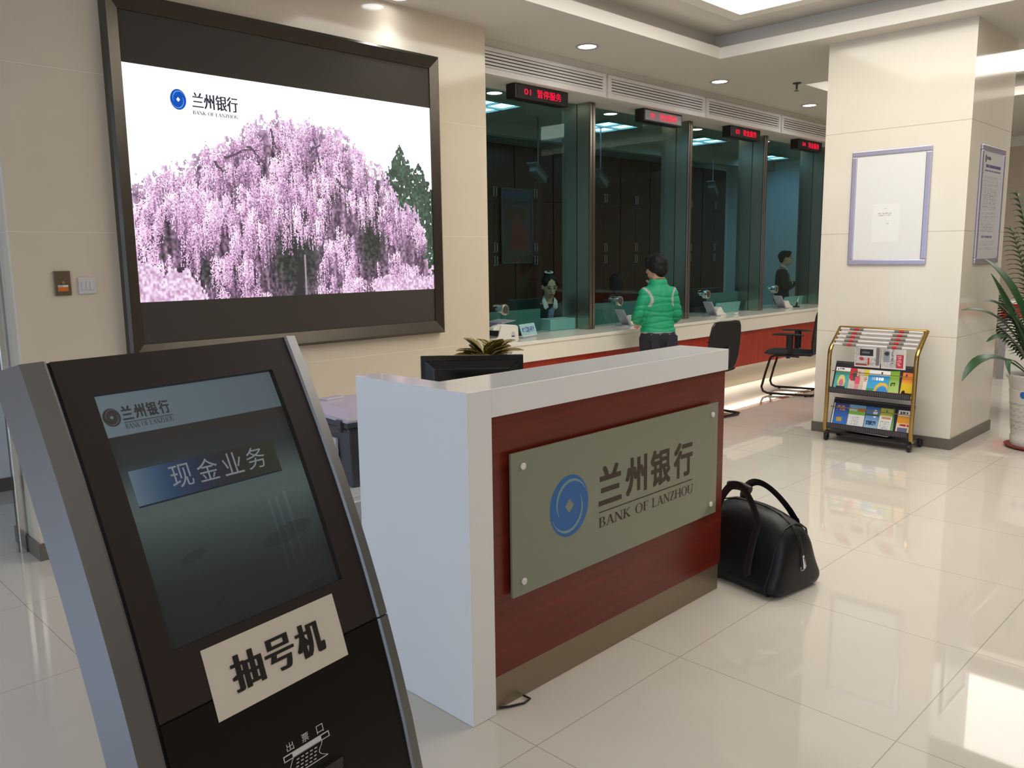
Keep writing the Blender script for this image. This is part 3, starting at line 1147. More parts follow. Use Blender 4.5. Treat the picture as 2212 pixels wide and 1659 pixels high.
# monitor on the desk, seen from behind
mo = thing('desk_monitor', 'black computer monitor seen from behind on the reception desk', 'monitor', (2.20, 2.42, .755), R(-43))
mb = MB()
mb.loft([[(-.205, y, .10), (.205, y, .10), (.205, y, .378), (-.205, y, .378)] for y in (0, .016)])
mb.obj('panel', 'black_gloss', mo, bev=.003)
mb = MB()
mb.loft([[(-a, y, b), (a, y, b), (a, y, c), (-a, y, c)] for a, y, b, c in ((.19, 0.0, .12, .36), (.15, -.028, .16, .33))])
mb.obj('rear_housing', 'black_gloss', mo, bev=.004)
MB().box(-.03, .03, -.045, -.02, .012, .20).obj('stand_neck', 'black_plastic', mo, bev=.004)
MB().lathe([(.001, .001), (.11, .001), (.108, .012), (.001, .014)], c=(0, -.02, 0), seg=32).obj('stand_base', 'black_plastic', mo, smooth=True)
MB().box(-.195, .195, .0162, .0168, .115, .365).obj('screen', 'led_dark', mo)
t = MB()
put_text(t, 'lenovo', (-.165, -.0008, .348), X_, Z_, .058, .011, bold=.01)
t.obj('lettering', 'kiosk_white_ink', mo)

# croton plant behind the monitor


def leaf_strip(mb, base, direc, length, width, droop, fold=0.25, n=10, tipw=0.02, widest=.45, roll=0.0):
    d = Vector(direc).normalized()
    side = d.cross(Z_)
    if side.length < 1e-3:
        side = X_.copy()
    side.normalize()
    if roll:
        side = Matrix.Rotation(roll, 3, d) @ side
    p = Vector(base)
    step = length / n
    rings = []
    cur = d.copy()
    for i in range(n + 1):
        s = i / n
        wv = width * max(tipw, (math.sin(PI * min(1, s / (2 * widest))) if s < widest else math.cos(PI / 2 * (s - widest) / (1 - widest)) ** .8)) * .5
        if s == 0:
            wv = width * .12
        up = side.cross(cur).normalized()
        th = .0012
        l_ = p - side * wv + up * (fold * wv)
        r_ = p + side * wv + up * (fold * wv)
        rings.append([l_ + up * th, p + up * th, r_ + up * th, r_ - up * th, p - up * th, l_ - up * th])
        cur = (cur + Vector((0, 0, -droop / n))).normalized()
        p = p + cur * step
    mb.loft(rings)


m = mat('leaf_croton', (120, 108, 30), 0.3)
nt = m.node_tree
tc = nt.nodes.new('ShaderNodeTexCoord')
wv = nt.nodes.new('ShaderNodeTexWave')
wv.inputs['Scale'].default_value = 26
wv.inputs['Distortion'].default_value = 5
rp = nt.nodes.new('ShaderNodeValToRGB')
for e_, (po, c_) in zip(rp.color_ramp.elements, ((0.25, (52, 62, 24)), (0.75, (176, 142, 52)))):
    e_.position = po
    e_.color = (*lin(c_), 1)
nt.links.new(tc.outputs['Object'], wv.inputs['Vector'])
nt.links.new(wv.outputs[0], rp.inputs[0])
nt.links.new(rp.outputs[0], nt.nodes['Principled BSDF'].inputs['Base Color'])
cr = thing('croton_plant', 'small potted croton with yellow green leaves behind the desk monitor', 'plant', (2.57, 2.72, .755))
MB().lathe([(.04, .001), (.055, .001), (.072, .12), (.078, .12), (.078, .14), (.066, .14), (.062, .12)], seg=28).obj('pot', 'pot_brown', cr, smooth=True)
MB().lathe([(.001, .118), (.064, .118), (.064, .122), (.001, .124)], seg=24).obj('soil', 'soil', cr)
MB().tube([(0, 0, .12), (.004, 0, .2), (0, .004, .29)], .008, 8).obj('stem', 'stem_green', cr, smooth=True)
for k in range(32):
    az, el = k * 137.5 + 20, (22, 34, 46, 58)[k % 4] + 6 * math.sin(k)
    ln, wd, dr, zb = .205 - .0012 * el + .02 * math.sin(k * 2.1), .106 + .012 * math.sin(k * 1.7), 0.85, .266 + .012 * (k % 4)
    lf = MB()
    a, e_ = R(az), R(el)
    leaf_strip(lf, (.008 * math.cos(a), .008 * math.sin(a), zb), (math.cos(a) * math.cos(e_), math.sin(a) * math.cos(e_), math.sin(e_)), ln, wd, dr, n=8, widest=.5)
    lf.obj('leaf', 'leaf_croton', cr, smooth=True)

# low cabinet and lidded box beside the desk
lc = thing('low_cabinet', 'low white cabinet under the grey lidded box beside the desk', 'cabinet', (1.99, 2.95, 0))
MB().box(-.27, .36, -.30, .36, 0.05, .60).obj('body', 'gloss_white', lc, bev=.003)
MB().box(-.25, .34, -.27, .34, 0.001, .05).obj('plinth', 'dark_skirting', lc)
for k in (0, 1):
    dd = MB().box(-.26 + .305 * k, .04 + .305 * k, -.317, -.3005, .07, .58).obj('door', 'gloss_white', lc, bev=.002)
    MB().box(.005 + .075 * k, .015 + .075 * k, -.33, -.3175, .3, .42).obj('handle', 'chrome', dd)
bx = thing('lidded_box', 'dark grey plastic box with lavender latched lid behind the desk end', 'box', (1.80, 2.72, .601), R(-5))
mb = MB()
mb.loft([[(a, b, z), (c, b, z), (c, d, z), (a, d, z)] for a, b, c, d, z in ((.03, .03, .40, .42, .001), (.012, .012, .42, .44, .20), (.012, .012, .42, .44, .25))])
mb.obj('body', 'box_grey', bx, bev=.008)
MB().box(0, .432, 0, .452, .252, .272).obj('rim', 'box_grey', bx, bev=.004)
lid = MB()
lid.loft([[(a, b, z), (c, b, z), (c, d, z), (a, d, z)] for a, b, c, d, z in ((-.004, -.004, .436, .456, .2725), (-.004, -.004, .436, .456, .286), (.05, .05, .38, .40, .314))])
lid.obj('lid', 'lid_lavender', bx, bev=.006)
for y in (.03, .20):
    lt = MB()
    lt.box(-.016, -.001, y, y + .035, .235, .285)
    lt.obj('latch', 'grille_metal', bx, bev=.003)
    MB().cyl((-.012, y + .002, .245), (-.012, y + .033, .245), .008, 10).obj('latch_pin', 'box_grey', bx)
MB().box(-.0005, .010, .10, .17, .10, .20).obj('label_plate', 'switch_white', bx)
MB().obox((.13, .36, .313), (.10, .05, .02), (0, 0, R(10))).obj('lid_grip', 'lid_lavender', bx, bev=.006)

# ================================================================== queue kiosk
kk = thing('queue_kiosk', 'silver and dark queue ticket kiosk with touch screen in the foreground', 'kiosk', (.618, 1.364, 0), R(9.0))
SF = lambda z: .194 * z * z + .007 * z - .31
ZT = 1.3686


def dirs(z):
    d = Vector((0, .388 * z + .007, 1)).normalized()
    return d, Vector((0, -d.z, d.y))


zs = [0.06, .2, .35, .5, .65, .75, .8415]
zs2 = [.8445, .9, .96, 1.02, 1.1, 1.2, 1.3, ZT]


def strip(x0, x1, zl, off, thick, name, m, parent, smooth=True):
    rings = []
    for z in zl:
        d, n = dirs(z)
        p = Vector((0, SF(z), z))
        a = p + n * off
        b = p + n * (off - thick)
        rings.append([(x0, a.y, a.z), (x1, a.y, a.z), (x1, b.y, b.z), (x0, b.y, b.z)])
    return MB().loft(rings).obj(name, m, parent, smooth=30)


# upper bezel around the screen opening, lower panel
sx0, sx1, sz0, sz1 = -.174, .170, .932, 1.3135
up = strip(-.222, sx0, zs2, 0, .02, 'side_bezel', 'kiosk_dark', kk)
strip(sx1, .222, zs2, 0, .02, 'side_bezel', 'kiosk_dark', kk)
strip(sx0, sx1, [sz1, 1.34, ZT], 0, .02, 'top_bezel', 'kiosk_dark', kk)
strip(sx0, sx1, [.8445, .88, sz0], 0, .02, 'chin_bezel', 'kiosk_dark', kk)
strip(-.222, .222, zs, 0, .02, 'lower_panel', 'kiosk_low', kk)
strip(-.222, .222, [.80, .87], -.006, .02, 'seam_backing', 'black_plastic', kk)
# recessed screen
strip(sx0 - .004, sx1 + .004, [sz0 - .004, 1.0, 1.1, 1.2, sz1 + .004], -.0125, .012, 'screen_bezel', 'kiosk_bezel', kk)
KH, KW = 150, 124
kim = np.zeros((KH, KW, 3))
yy, xx = np.mgrid[0:KH, 0:KW]
kv, ku = (yy + .5) / KH, (xx + .5) / KW
wob = kv - .05 * (ku - .5)
gx_ = [0, .17, .30, .44, .52, .66, .80, 1.0]
gc_ = np.array([(52, 46, 44), (54, 48, 46), (52, 60, 62), (92, 108, 108), (92, 110, 106), (62, 76, 78), (44, 50, 50), (38, 42, 42)])  # lighter greenish band is a reflection painted into the screen picture
for k in range(3):
    kim[..., k] = np.interp(wob, gx_, gc_[:, k]) / 255.
kim[kv < .168] = C3(118, 136, 144)
kim[kv < .168] *= (1.04 - .18 * ku[kv < .168])[:, None]
bt = (ku > .055) & (ku < .86) & (kv > .305) & (kv < .450)
bu_ = (ku[bt] - .055) / .805
bc = np.stack([np.interp(bu_, [0, .22, .45, .7, 1], [112, 52, 44, 52, 52]), np.interp(bu_, [0, .22, .45, .7, 1], [134, 82, 52, 48, 60]),
               np.interp(bu_, [0, .22, .45, .7, 1], [150, 118, 74, 46, 44])], -1) / 255.
kim[bt] = bc
kim[(ku > .055) & (ku < .86) & (kv > .445) & (kv < .452)] = C3(22, 34, 52)
kim[(ku > .72) & (ku < .735) & (kv > .56) & (kv < .86)] *= 1.13  # three lighter bars painted as a striped reflection
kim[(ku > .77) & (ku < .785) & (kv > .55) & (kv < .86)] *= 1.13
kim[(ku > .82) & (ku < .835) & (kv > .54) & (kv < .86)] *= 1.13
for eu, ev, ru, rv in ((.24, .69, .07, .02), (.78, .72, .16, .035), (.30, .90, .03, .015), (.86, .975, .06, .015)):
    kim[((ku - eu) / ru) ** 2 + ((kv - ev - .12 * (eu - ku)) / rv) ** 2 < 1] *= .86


def on_kiosk(x, z, off):
    d, n = dirs(z)
    p = Vector((x, SF(z), z)) + n * off
    return p


def bendk(X, Y, pts):
    out = np.zeros(pts.shape)
    z = sz0 + (sz1 - sz0) * Y / KSH
    out[..., 0] = sx0 + X
    sl = .388 * z + .007
    nn = np.sqrt(sl * sl + 1)
    off = -.0121
    out[..., 1] = SF(z) - off / nn
    out[..., 2] = z + off * sl / nn
    return out


KSH = .42
picture('screen', kim, (0, 0, 0), (1, 0, 0), (0, 0, 1), sx1 - sx0, KSH, 'kiosk_screen', kk, bend=bendk)


def kiosk_text(fn, name, m, parent, zc, off=.0006):
    """lettering authored flat, laid on the kiosk front around height zc"""
    mb = MB()
    d, n = dirs(zc)
    o = Vector((0, SF(zc), zc)) + n * off
    fn(mb, o, X_, d)
    return mb.obj(name, m, parent)


def kt1(mb, o, ax, ay):
    put_heavy(mb, '兰州银行', o + ax * -.135 - ay * .008, ax, ay, .084, .024, .0007, .0005, gap=.003)
    mb.add([o + ax * x + ay * y for x, y in ((-.135, -.0125), (-.049, -.0125), (-.049, -.0112), (-.135, -.0112))], [(0, 1, 2, 3)])
    serif_word(mb, 'BANK OF LANZHOU', o + ax * -.135 - ay * .023, ax, ay, .086, .0090)


kiosk_text(kt1, 'screen_lettering', 'screen_ink', kk, 1.279, -.0112)
d_, n_ = dirs(1.279)
lo_ = Vector((-.152, SF(1.279), 1.279)) + n_ * -.0112
logo_parts(lo_, X_, d_, .0145, .0155, 'screen_ink', 'screen_swirl', kk, n_)


def kt2(mb, o, ax, ay):
    for k, ch in enumerate('现金业务'):
        put_text(mb, ch, o + ax * (-.090 + .049 * k) - ay * .019, ax, ay, .039, .039)


kiosk_text(kt2, 'button_lettering', 'screen_white_ink', kk, 1.172, -.0108)
# sticker
stk = MB()
rings = []
for z in np.linspace(.8085, .9165, 8):
    d, n = dirs(z)
    p = Vector((0, SF(z), z))
    a, b = p + n * .0012, p + n * .0004
    rings.append([(-.133, a.y, a.z), (.137, a.y, a.z), (.137, b.y, b.z), (-.133, b.y, b.z)])
st_ = stk.loft(rings).obj('paper_sticker', 'sticker_paper', kk, smooth=30)


def kt3(mb, o, ax, ay):
    for k, ch in enumerate('抽号机'):
        put_heavy(mb, ch, o + ax * (-.094 + .0645 * k) - ay * .029, ax, ay, .060, .058, .0030, .0006)


kiosk_text(kt3, 'lettering', 'ink_black', st_, .8625, .0024)


def kt4(mb, o, ax, ay):
    for k, ch in enumerate('出票口'):
        put_text(mb, ch, o + ax * (-.030 + .032 * k) + ay * .006, ax, ay, .0145, .0135)
    q = lambda x0, x1, y0, y1: mb.add([o + ax * x0 + ay * y0, o + ax * x1 + ay * y0, o + ax * x1 + ay * y1, o + ax * x0 + ay * y1], [(0, 1, 2, 3)])
    q(-.040, .058, .0005, .0025)
    q(-.040, .058, -.0075, -.0060)
    q(-.040, -.038, -.0075, .0025)
    q(.056, .058, -.0075, .0025)
    q(-.022, .040, -.0075, .001)
    q(-.040, .046, -.035, -.0335)
    for k in range(8):
        s0, s1 = k / 8, (k + 1) / 8
        for sx_, am in ((-.022, -.013), (.040, -.010)):
            f = lambda s: sx_ + am * math.sin(s * PI * .5) * (1 if sx_ < 0 else (1.6 * math.sin(s * PI) - .5 * s))
            mb.add([o + ax * (f(s0) - .0008) - ay * (.0075 + .026 * s0), o + ax * (f(s0) + .0008) - ay * (.0075 + .026 * s0),
                    o + ax * (f(s1) + .0008) - ay * (.0075 + .026 * s1), o + ax * (f(s1) - .0008) - ay * (.0075 + .026 * s1)], [(0, 1, 2, 3)])
    for r_ in range(4):
        for c_ in range(5):
            x = -.016 + c_ * .0095 - r_ * .002
            q(x, x + .0055, -.014 - r_ * .0055, -.0122 - r_ * .0055)


kiosk_text(kt4, 'ticket_symbol', 'kiosk_white_ink', kk, .708, .0006)
MB().box(-.06, .07, SF(.655) - .006, SF(.655) + .01, .642, .662).obj('ticket_slot', 'black_plastic', kk)


# silver side frames with rounded cross section and body shell
def side_frame(sgn, x_in, x_rim, x_out, name):
    for zl in ((zs + zs2,) if sgn < 0 else (zs, zs2)):
        rings = []
        for z in zl:
            d, n = dirs(z)
            p = Vector((0, SF(z), z))
            ring = []
            back = .34 - .10 * z
            for x, o_ in ((x_in, -.012), (x_in, .002), (x_in + (x_rim - x_in) * .12, .006), (x_rim - (x_rim - x_in) * .08, .003), (x_rim, 0.0), (x_out, -.022)):
                q = p + n * o_
                ring.append((sgn * x, q.y, q.z))
            zb_ = z - (.035 if z == ZT else 0)
            ring.append((sgn * (x_out - .02), p.y + .055, zb_))
            ring.append((sgn * (x_in + .004), p.y + .055, zb_))
            rings.append(ring)
        MB().loft(rings).obj(name, 'kiosk_silver', kk, smooth=35)


side_frame(-1, .2285, .271, .298, 'side_frame')
side_frame(1, .2225, .251, .262, 'side_frame')
groove = []
strip(-.230, -.2215, zs + zs2, -.004, .02, 'side_groove', 'kiosk_bezel', kk)
rings = []
for z in [0.06] + zs2[::2] + [ZT - .002]:
    p = SF(z)
    rings.append([(-.235, p + .03, z), (.235, p + .03, z), (.12, p + .24, z), (-.12, p + .24, z)])
rings.sort(key=lambda r: r[0][2])
rings[-1] = [(x, y, z - (.09 if y > SF(ZT) + .1 else .02)) for x, y, z in rings[-1]]
MB().loft(rings).obj('rear_shell', 'kiosk_silver', kk, smooth=35)
MB().box(-.32, .29, -.36, .05, 0.001, .06).obj('base_plate', 'kiosk_dark', kk, bev=.006)

# ================================================================== black bag
bg = thing('holdall_bag', 'black fabric holdall bag on the floor at the right end of the desk', 'bag', (3.461, 1.853, 0), R(-8))
rings = []
for y, wd, ht, z0 in ((-.268, .20, .12, .03), (-.264, .30, .20, .012), (-.244, .345, .262, .004), (-.212, .345, .305, .002), (-.155, .34, .342, .001), (-.08, .335, .360, .001),
                      (0, .33, .366, .001), (.10, .33, .362, .001), (.18, .335, .335, .001), (.225, .33, .27, .003), (.25, .28, .18, .012), (.255, .2, .1, .03)):
    ring = []
    hw = wd / 2
    prof = [(.84, 0.0), (1.0, .025), (1.08, .10), (1.05, .20), (.90, .34), (.82, .52), (.74, .70), (.58, .87), (.34, .965), (.10, 1.0)]
    for k, h in prof:
        ring.append((hw * k + .008 * math.sin(y * 30 + h * 9), y, z0 + (ht - z0) * h))
    for k, h in prof[::-1]:
        ring.append((-hw * k + .006 * math.sin(y * 26 + h * 7 + 2), y, z0 + (ht - z0) * h))
    rings.append(ring)
body = MB().loft(rings).obj('body', 'bag_black', bg, smooth=60)
md = body.modifiers.new('s', 'SUBSURF')
md.levels = md.render_levels = 1


def strapped(pts, name, wd=.018, th=.003, mt='bag_strap', par=bg):
    mb = MB()
    mb.tube(pts, 1.0, 8, flat=(th, wd), up=(1, 0, 0))
    return mb.obj(name, mt, par, smooth=True)


def arc_pts(p0, p1, h, lean, n=16):
    out = []
    for i in range(n + 1):
        s = i / n
        q = Vector(p0).lerp(Vector(p1), s)
        k = math.sin(PI * s) ** .7
        out.append(q + Vector((lean * k, 0, h * k)))
    return out


zp = [(.003, -.266, .165), (.003, -.263, .195), (.002, -.245, .258), (.001, -.212, .304), (0, -.155, .341), (0, -.08, .360), (0, 0, .366), (0, .1, .362), (0, .18, .336)]
mb = MB()
mb.tube(zp, 1.0, 8, flat=(.004, .011), up=(0, -1, .3))
mb.obj('zip', 'zip_black', bg, smooth=True)
pl = MB()
pl.obox((.003, -.271, .168), (.012, .006, .016))
pl.tube([(.003, -.274, .162), (.003, -.277, .145), (.003, -.279, .118)], [.0055, .0078, .0062], 10)
pl.obj('zip_puller', 'chrome', bg, smooth=True)
rg = MB()
rg.tube([(.003 + .019 * math.cos(a), -.276 - .004 * math.sin(a), .124 + .019 * math.sin(a)) for a in np.linspace(PI * .95, PI * 2.05, 14)], .002, 8)
rg.obj('ring', 'pad_grey', bg, smooth=True)
strapped(arc_pts((-.10, -.10, .30), (-.10, .13, .31), .155, -.005), 'handle')
h2 = strapped(arc_pts((.105, -.16, .29), (.09, .13, .31), .155, -.075), 'handle')
gw = MB()
gw.tube([(-.09, -.045 + .012 * i, .435 + .018 * math.sin(PI * (i + 2) / 14)) for i in range(11)], .021, 12, flat=(1, .8))
gw.obj('handle_wrap', 'bag_strap', bg, smooth=True)
for sx_, y0, y1 in ((-1, -.10, .13), (1, -.16, .13)):
    for y in (y0, y1):
        mb = MB()
        mb.tube([(sx_ * .172, y, .06), (sx_ * .160, y, .14), (sx_ * .128, y, .24), (sx_ * .10, y, .305)], 1.0, 8, flat=(.003, .019), up=(1, 0, 0))
        mb.obj('strap', 'bag_strap', bg, smooth=True)
for sec in (3, 8):
    rr = rings[sec]
    cen = Vector((0, rr[0][1], .15))
    pp_ = MB()
    pp_.tube([Vector(q_) + (Vector(q_) - cen).normalized() * -.0005 for q_ in rr], .0042, 8, closed=True)
    pp_.obj('piping', 'zip_black', bg, smooth=True)

# ================================================================== column frames
pf = thing('poster_frame', 'silver frame with a blank white poster on the column', 'picture frame', (6.785, 2.563, 1.866))
hw, hh = .302, .447


def snap_frame(par, hw, hh, t_=.042):
    # local x is depth (towards -x is the viewer), y across, z up
    mb = MB()
    for (y0, y1, z0, z1) in ((-hw, hw, -hh, -hh + t_), (-hw, hw, hh - t_, hh), (-hw, -hw + t_, -hh + t_, hh - t_), (hw - t_, hw, -hh + t_, hh - t_)):
        mb.box(-.018, -.0005, y0, y1, z0, z1)
    return mb.obj('frame', 'frame_silver', par, bev=.007, seg=2)


snap_frame(pf, hw, hh)
MB().box(-.010, -.0005, -hw + .03, hw - .03, -hh + .03, hh - .03).obj('sheet', 'poster_white', pf)
im = np.ones((60, 42, 3)) * C3(232, 231, 226)
textlines(im, .2, .24, .72, .34, 4, (196, 194, 188), .8)
rect(im, .42, .12, .52, .135, (200, 198, 192))
rect(im, .52, .50, .62, .53, (206, 204, 198))
picture('notice_sheet', im, (-.0106, .118, -.268), (0, -1, 0), (0, 0, 1), .208, .296, 'print_gloss', pf)['label'] = 'faint white notice sheet'
nf = thing('notice_frame', 'silver framed notice with printed text on the shaded column side', 'picture frame', (7.335, 2.006, 1.868), R(90))
snap_frame(nf, .302, .447)
im = np.ones((140, 94, 3)) * C3(206, 206, 208)
disc(im, .14, .07, .035, (60, 64, 96), 1.0)
textlines(im, .20, .055, .40, .085, 1, (70, 70, 84), .9, .9)
textlines(im, .16, .125, .90, .165, 1, (96, 92, 140), .95, .8)
textlines(im, .12, .175, .90, .195, 1, (110, 106, 150), .9, .8)
textlines(im, .12, .23, .80, .76, 30, (170, 176, 178), .7)
textlines(im, .18, .79, .70, .815, 1, (130, 126, 156), .95, .9)
textlines(im, .10, .84, .82, .93, 6, (176, 182, 186), .7)
picture('printed_sheet', im, (-.0104, .26, -.405), (0, -1, 0), (0, 0, 1), .52, .81, 'print_gloss', nf)
MB().box(-.010, -.0005, -.27, .27, -.415, .415).obj('backing', 'poster_white', nf)

# ================================================================== newspaper rack
RX, RY = 6.50, 2.53
rk = thing('newspaper_rack', 'gold framed newspaper and leaflet rack on castors against the column', 'rack', (RX, RY, 0))
HWR = .335
for sgn in (-1, 1):
    y = sgn * HWR
    pts = [(.24, y, .075), (.12, y, .075), (.03, y, .075), (.006, y, .084), (-.004, y, .105), (-.006, y, .14), (.004, y, .30), (.014, y, .55), (.020, y, .70), (.026, y, .735),
           (.042, y, .762), (.07, y, .788), (.215, y, .915)]
    mb = MB()
    mb.tube(pts, 1.0, 12, flat=(.013, .017), up=(1, 0, 0))
    mb.obj('side_frame', 'gold', rk, smooth=50)
mb = MB()
mb.tube([(.212, -HWR, .913), (.212, HWR, .913)], .013, 12)
mb.obj('top_rail', 'gold', rk, smooth=True)
MB().box(.02, .235, -HWR + .012, HWR - .012, .066, .078).obj('base_shelf', 'rack_black', rk, bev=.002)
for x in (.0, .23):
    for y in (-HWR + .01, HWR - .01):
        c = MB()
        c.cyl((x + .008, y - .012, .030), (x + .008, y + .012, .030), .029, 20)
        w_o = c.obj('castor', 'black_plastic', rk, smooth=True, bev=.002)
        MB().box(x - .012, x + .022, y - .016, y + .016, .045, .064).obj('castor_fork', 'rack_black', w_o, bev=.003)
# trays
for k, (zb, zt) in enumerate(((.405, .645), (.110, .345))):
    tr = MB()
    a = MB()
    xb, xt = .035, .120
    th = .004
    a.add([(xb, -HWR + .018, zb), (xb, HWR - .018, zb), (xt, HWR - .018, zt), (xt, -HWR + .018, zt), (xb + th, -HWR + .018, zb), (xb + th, HWR - .018, zb), (xt + th, HWR - .018, zt), (xt + th, -HWR + .018, zt)],
          [(0, 1, 2, 3), (4, 5, 6, 7), (0, 1, 5, 4), (1, 2, 6, 5), (2, 3, 7, 6), (3, 0, 4, 7)])
    a.box(-.006, xb + .004, -HWR + .018, HWR - .018, zb - .004, zb)
    tr_o = a.obj('tray', 'rack_black', rk)
    MB().box(-.010, -.006, -HWR + .018, HWR - .018, zb - .004, zb + .042).obj('tray_lip', 'rack_black', tr_o)
    hl = MB()
    for i in range(44):
        for j in range(3):
            y = -HWR + .03 + i * .0142
            hl.box(-.0104, -.0100, y, y + .0066, zb + .006 + j * .011, zb + .0115 + j * .011)
    hl.obj('perforations', 'rod_grey', tr_o)['kind'] = 'stuff'
    tp = MB()
    for i in range(44):
        y = -HWR + .03 + i * .0142
        tp.box(xt - .0052, xt - .0044, y, y + .0066, zt - .013, zt - .007)
    tp.obj('perforations', 'rod_grey', tr_o)['kind'] = 'stuff'
    mb = MB()
    mb.tube([(.062, -HWR + .01, zb + .165), (.062, HWR - .01, zb + .165)], .0035, 8)
    mb.obj('retaining_wire', 'gold', rk, smooth=True)

# newspaper rods on the slope
for i in range(5):
    s = i / 4
    x, z = .050 + .130 * s, .790 + .114 * s
    ordn = ['lowest white newspaper rod across the front of the rack', 'second white newspaper rod from the front of the rack', 'middle white newspaper rod of the five on the rack',
            'fourth white newspaper rod from the front of the rack', 'rearmost white newspaper rod below the gold top rail'][i]
    r_ = thing('newspaper_rod', ordn, 'newspaper rod', (RX + x, RY, z), 0, 'white newspaper rods on the rack')
    mb = MB()
    mb.tube([(0, -HWR + .016, 0), (0, HWR - .016, 0)], 1.0, 10, flat=(.010, .008), up=(0, 0, 1))
    mb.obj('rod', 'rod_white', r_, smooth=True)
    for y in (.19, -.16):
        c = MB()
        c.tube([(0, y - .055, 0), (0, y + .055, 0)], 1.0, 10, flat=(.0106, .0086), up=(0, 0, 1))
        b = c.obj('clip_band', 'rod_grey', r_, smooth=True)
        c = MB()
        c.tube([(0, y - .018, 0), (0, y + .018, 0)], 1.0, 10, flat=(.0112, .0092), up=(0, 0, 1))
        c.obj('red_tab', 'rod_red', b, smooth=True)


# hanging newspapers
def news(seed, kind):
    im = np.ones((50, 44, 3)) * C3(222, 218, 214)
    textlines(im, .04, .05, .30, .98, 24, (150, 146, 146), .75)
    textlines(im, .34, .55, .96, .98, 12, (150, 146, 146), .75)
    if kind == 0:
        rect(im, .20, .12, .72, .46, (40, 44, 50))
        rect(im, .30, .24, .60, .34, (110, 124, 124))
        disc(im, .28, .62, .09, (190, 60, 56))
        rect(im, .52, .55, .60, .92, (200, 50, 50))
        rect(im, .85, .0, .97, .9, (120, 118, 120))
        rect(im, .04, .86, .5, .97, (150, 60, 60))
    else:
        rect(im, .10, .14, .34, .70, (150, 158, 170))
        disc(im, .22, .28, .10, (60, 60, 64))
        textlines(im, .42, .04, .52, .8, 10, (50, 48, 50), .9)
        rect(im, .62, .30, .90, .95, (204, 52, 70))
        textlines(im, .68, .36, .84, .9, 6, (240, 200, 200), .8)
        rect(im, .90, .0, .97, 1, (232, 230, 226))
    return im


for k, (y0, wd, lab) in enumerate(((.165, .20, 'newspaper with a dark photo hanging left behind the rack rods'), (-.045, .185, 'newspaper with a red block hanging right behind the rack rods'))):
    n_ = thing('newspaper', lab, 'newspaper', (RX + .105, RY, .79), 0, 'newspapers hanging in the rack')
    im = news(k, k)
    picture('front_page', im, (-.004, y0, -.17), (0, -1, 0), (0, 0, 1), wd, .158, 'print_matte', n_)
    MB().box(-.0035, .006, y0 - wd, y0, -.175, -.012).obj('folded_sheets', 'paper_white', n_)
bn = MB()
for i in range(5):
    bn.obox((.13, .02 + .012 * i, .092 + .006 * i), (.17, .36 - .03 * i, .005), (0, R(3 * (i % 2)), R(4 * i - 6)))
tag(bn.obj('newspaper_pile', 'paper_white', loc=(RX, RY, 0)), 'crumpled newspapers lying on the bottom shelf of the rack', 'newspapers', kind='stuff')


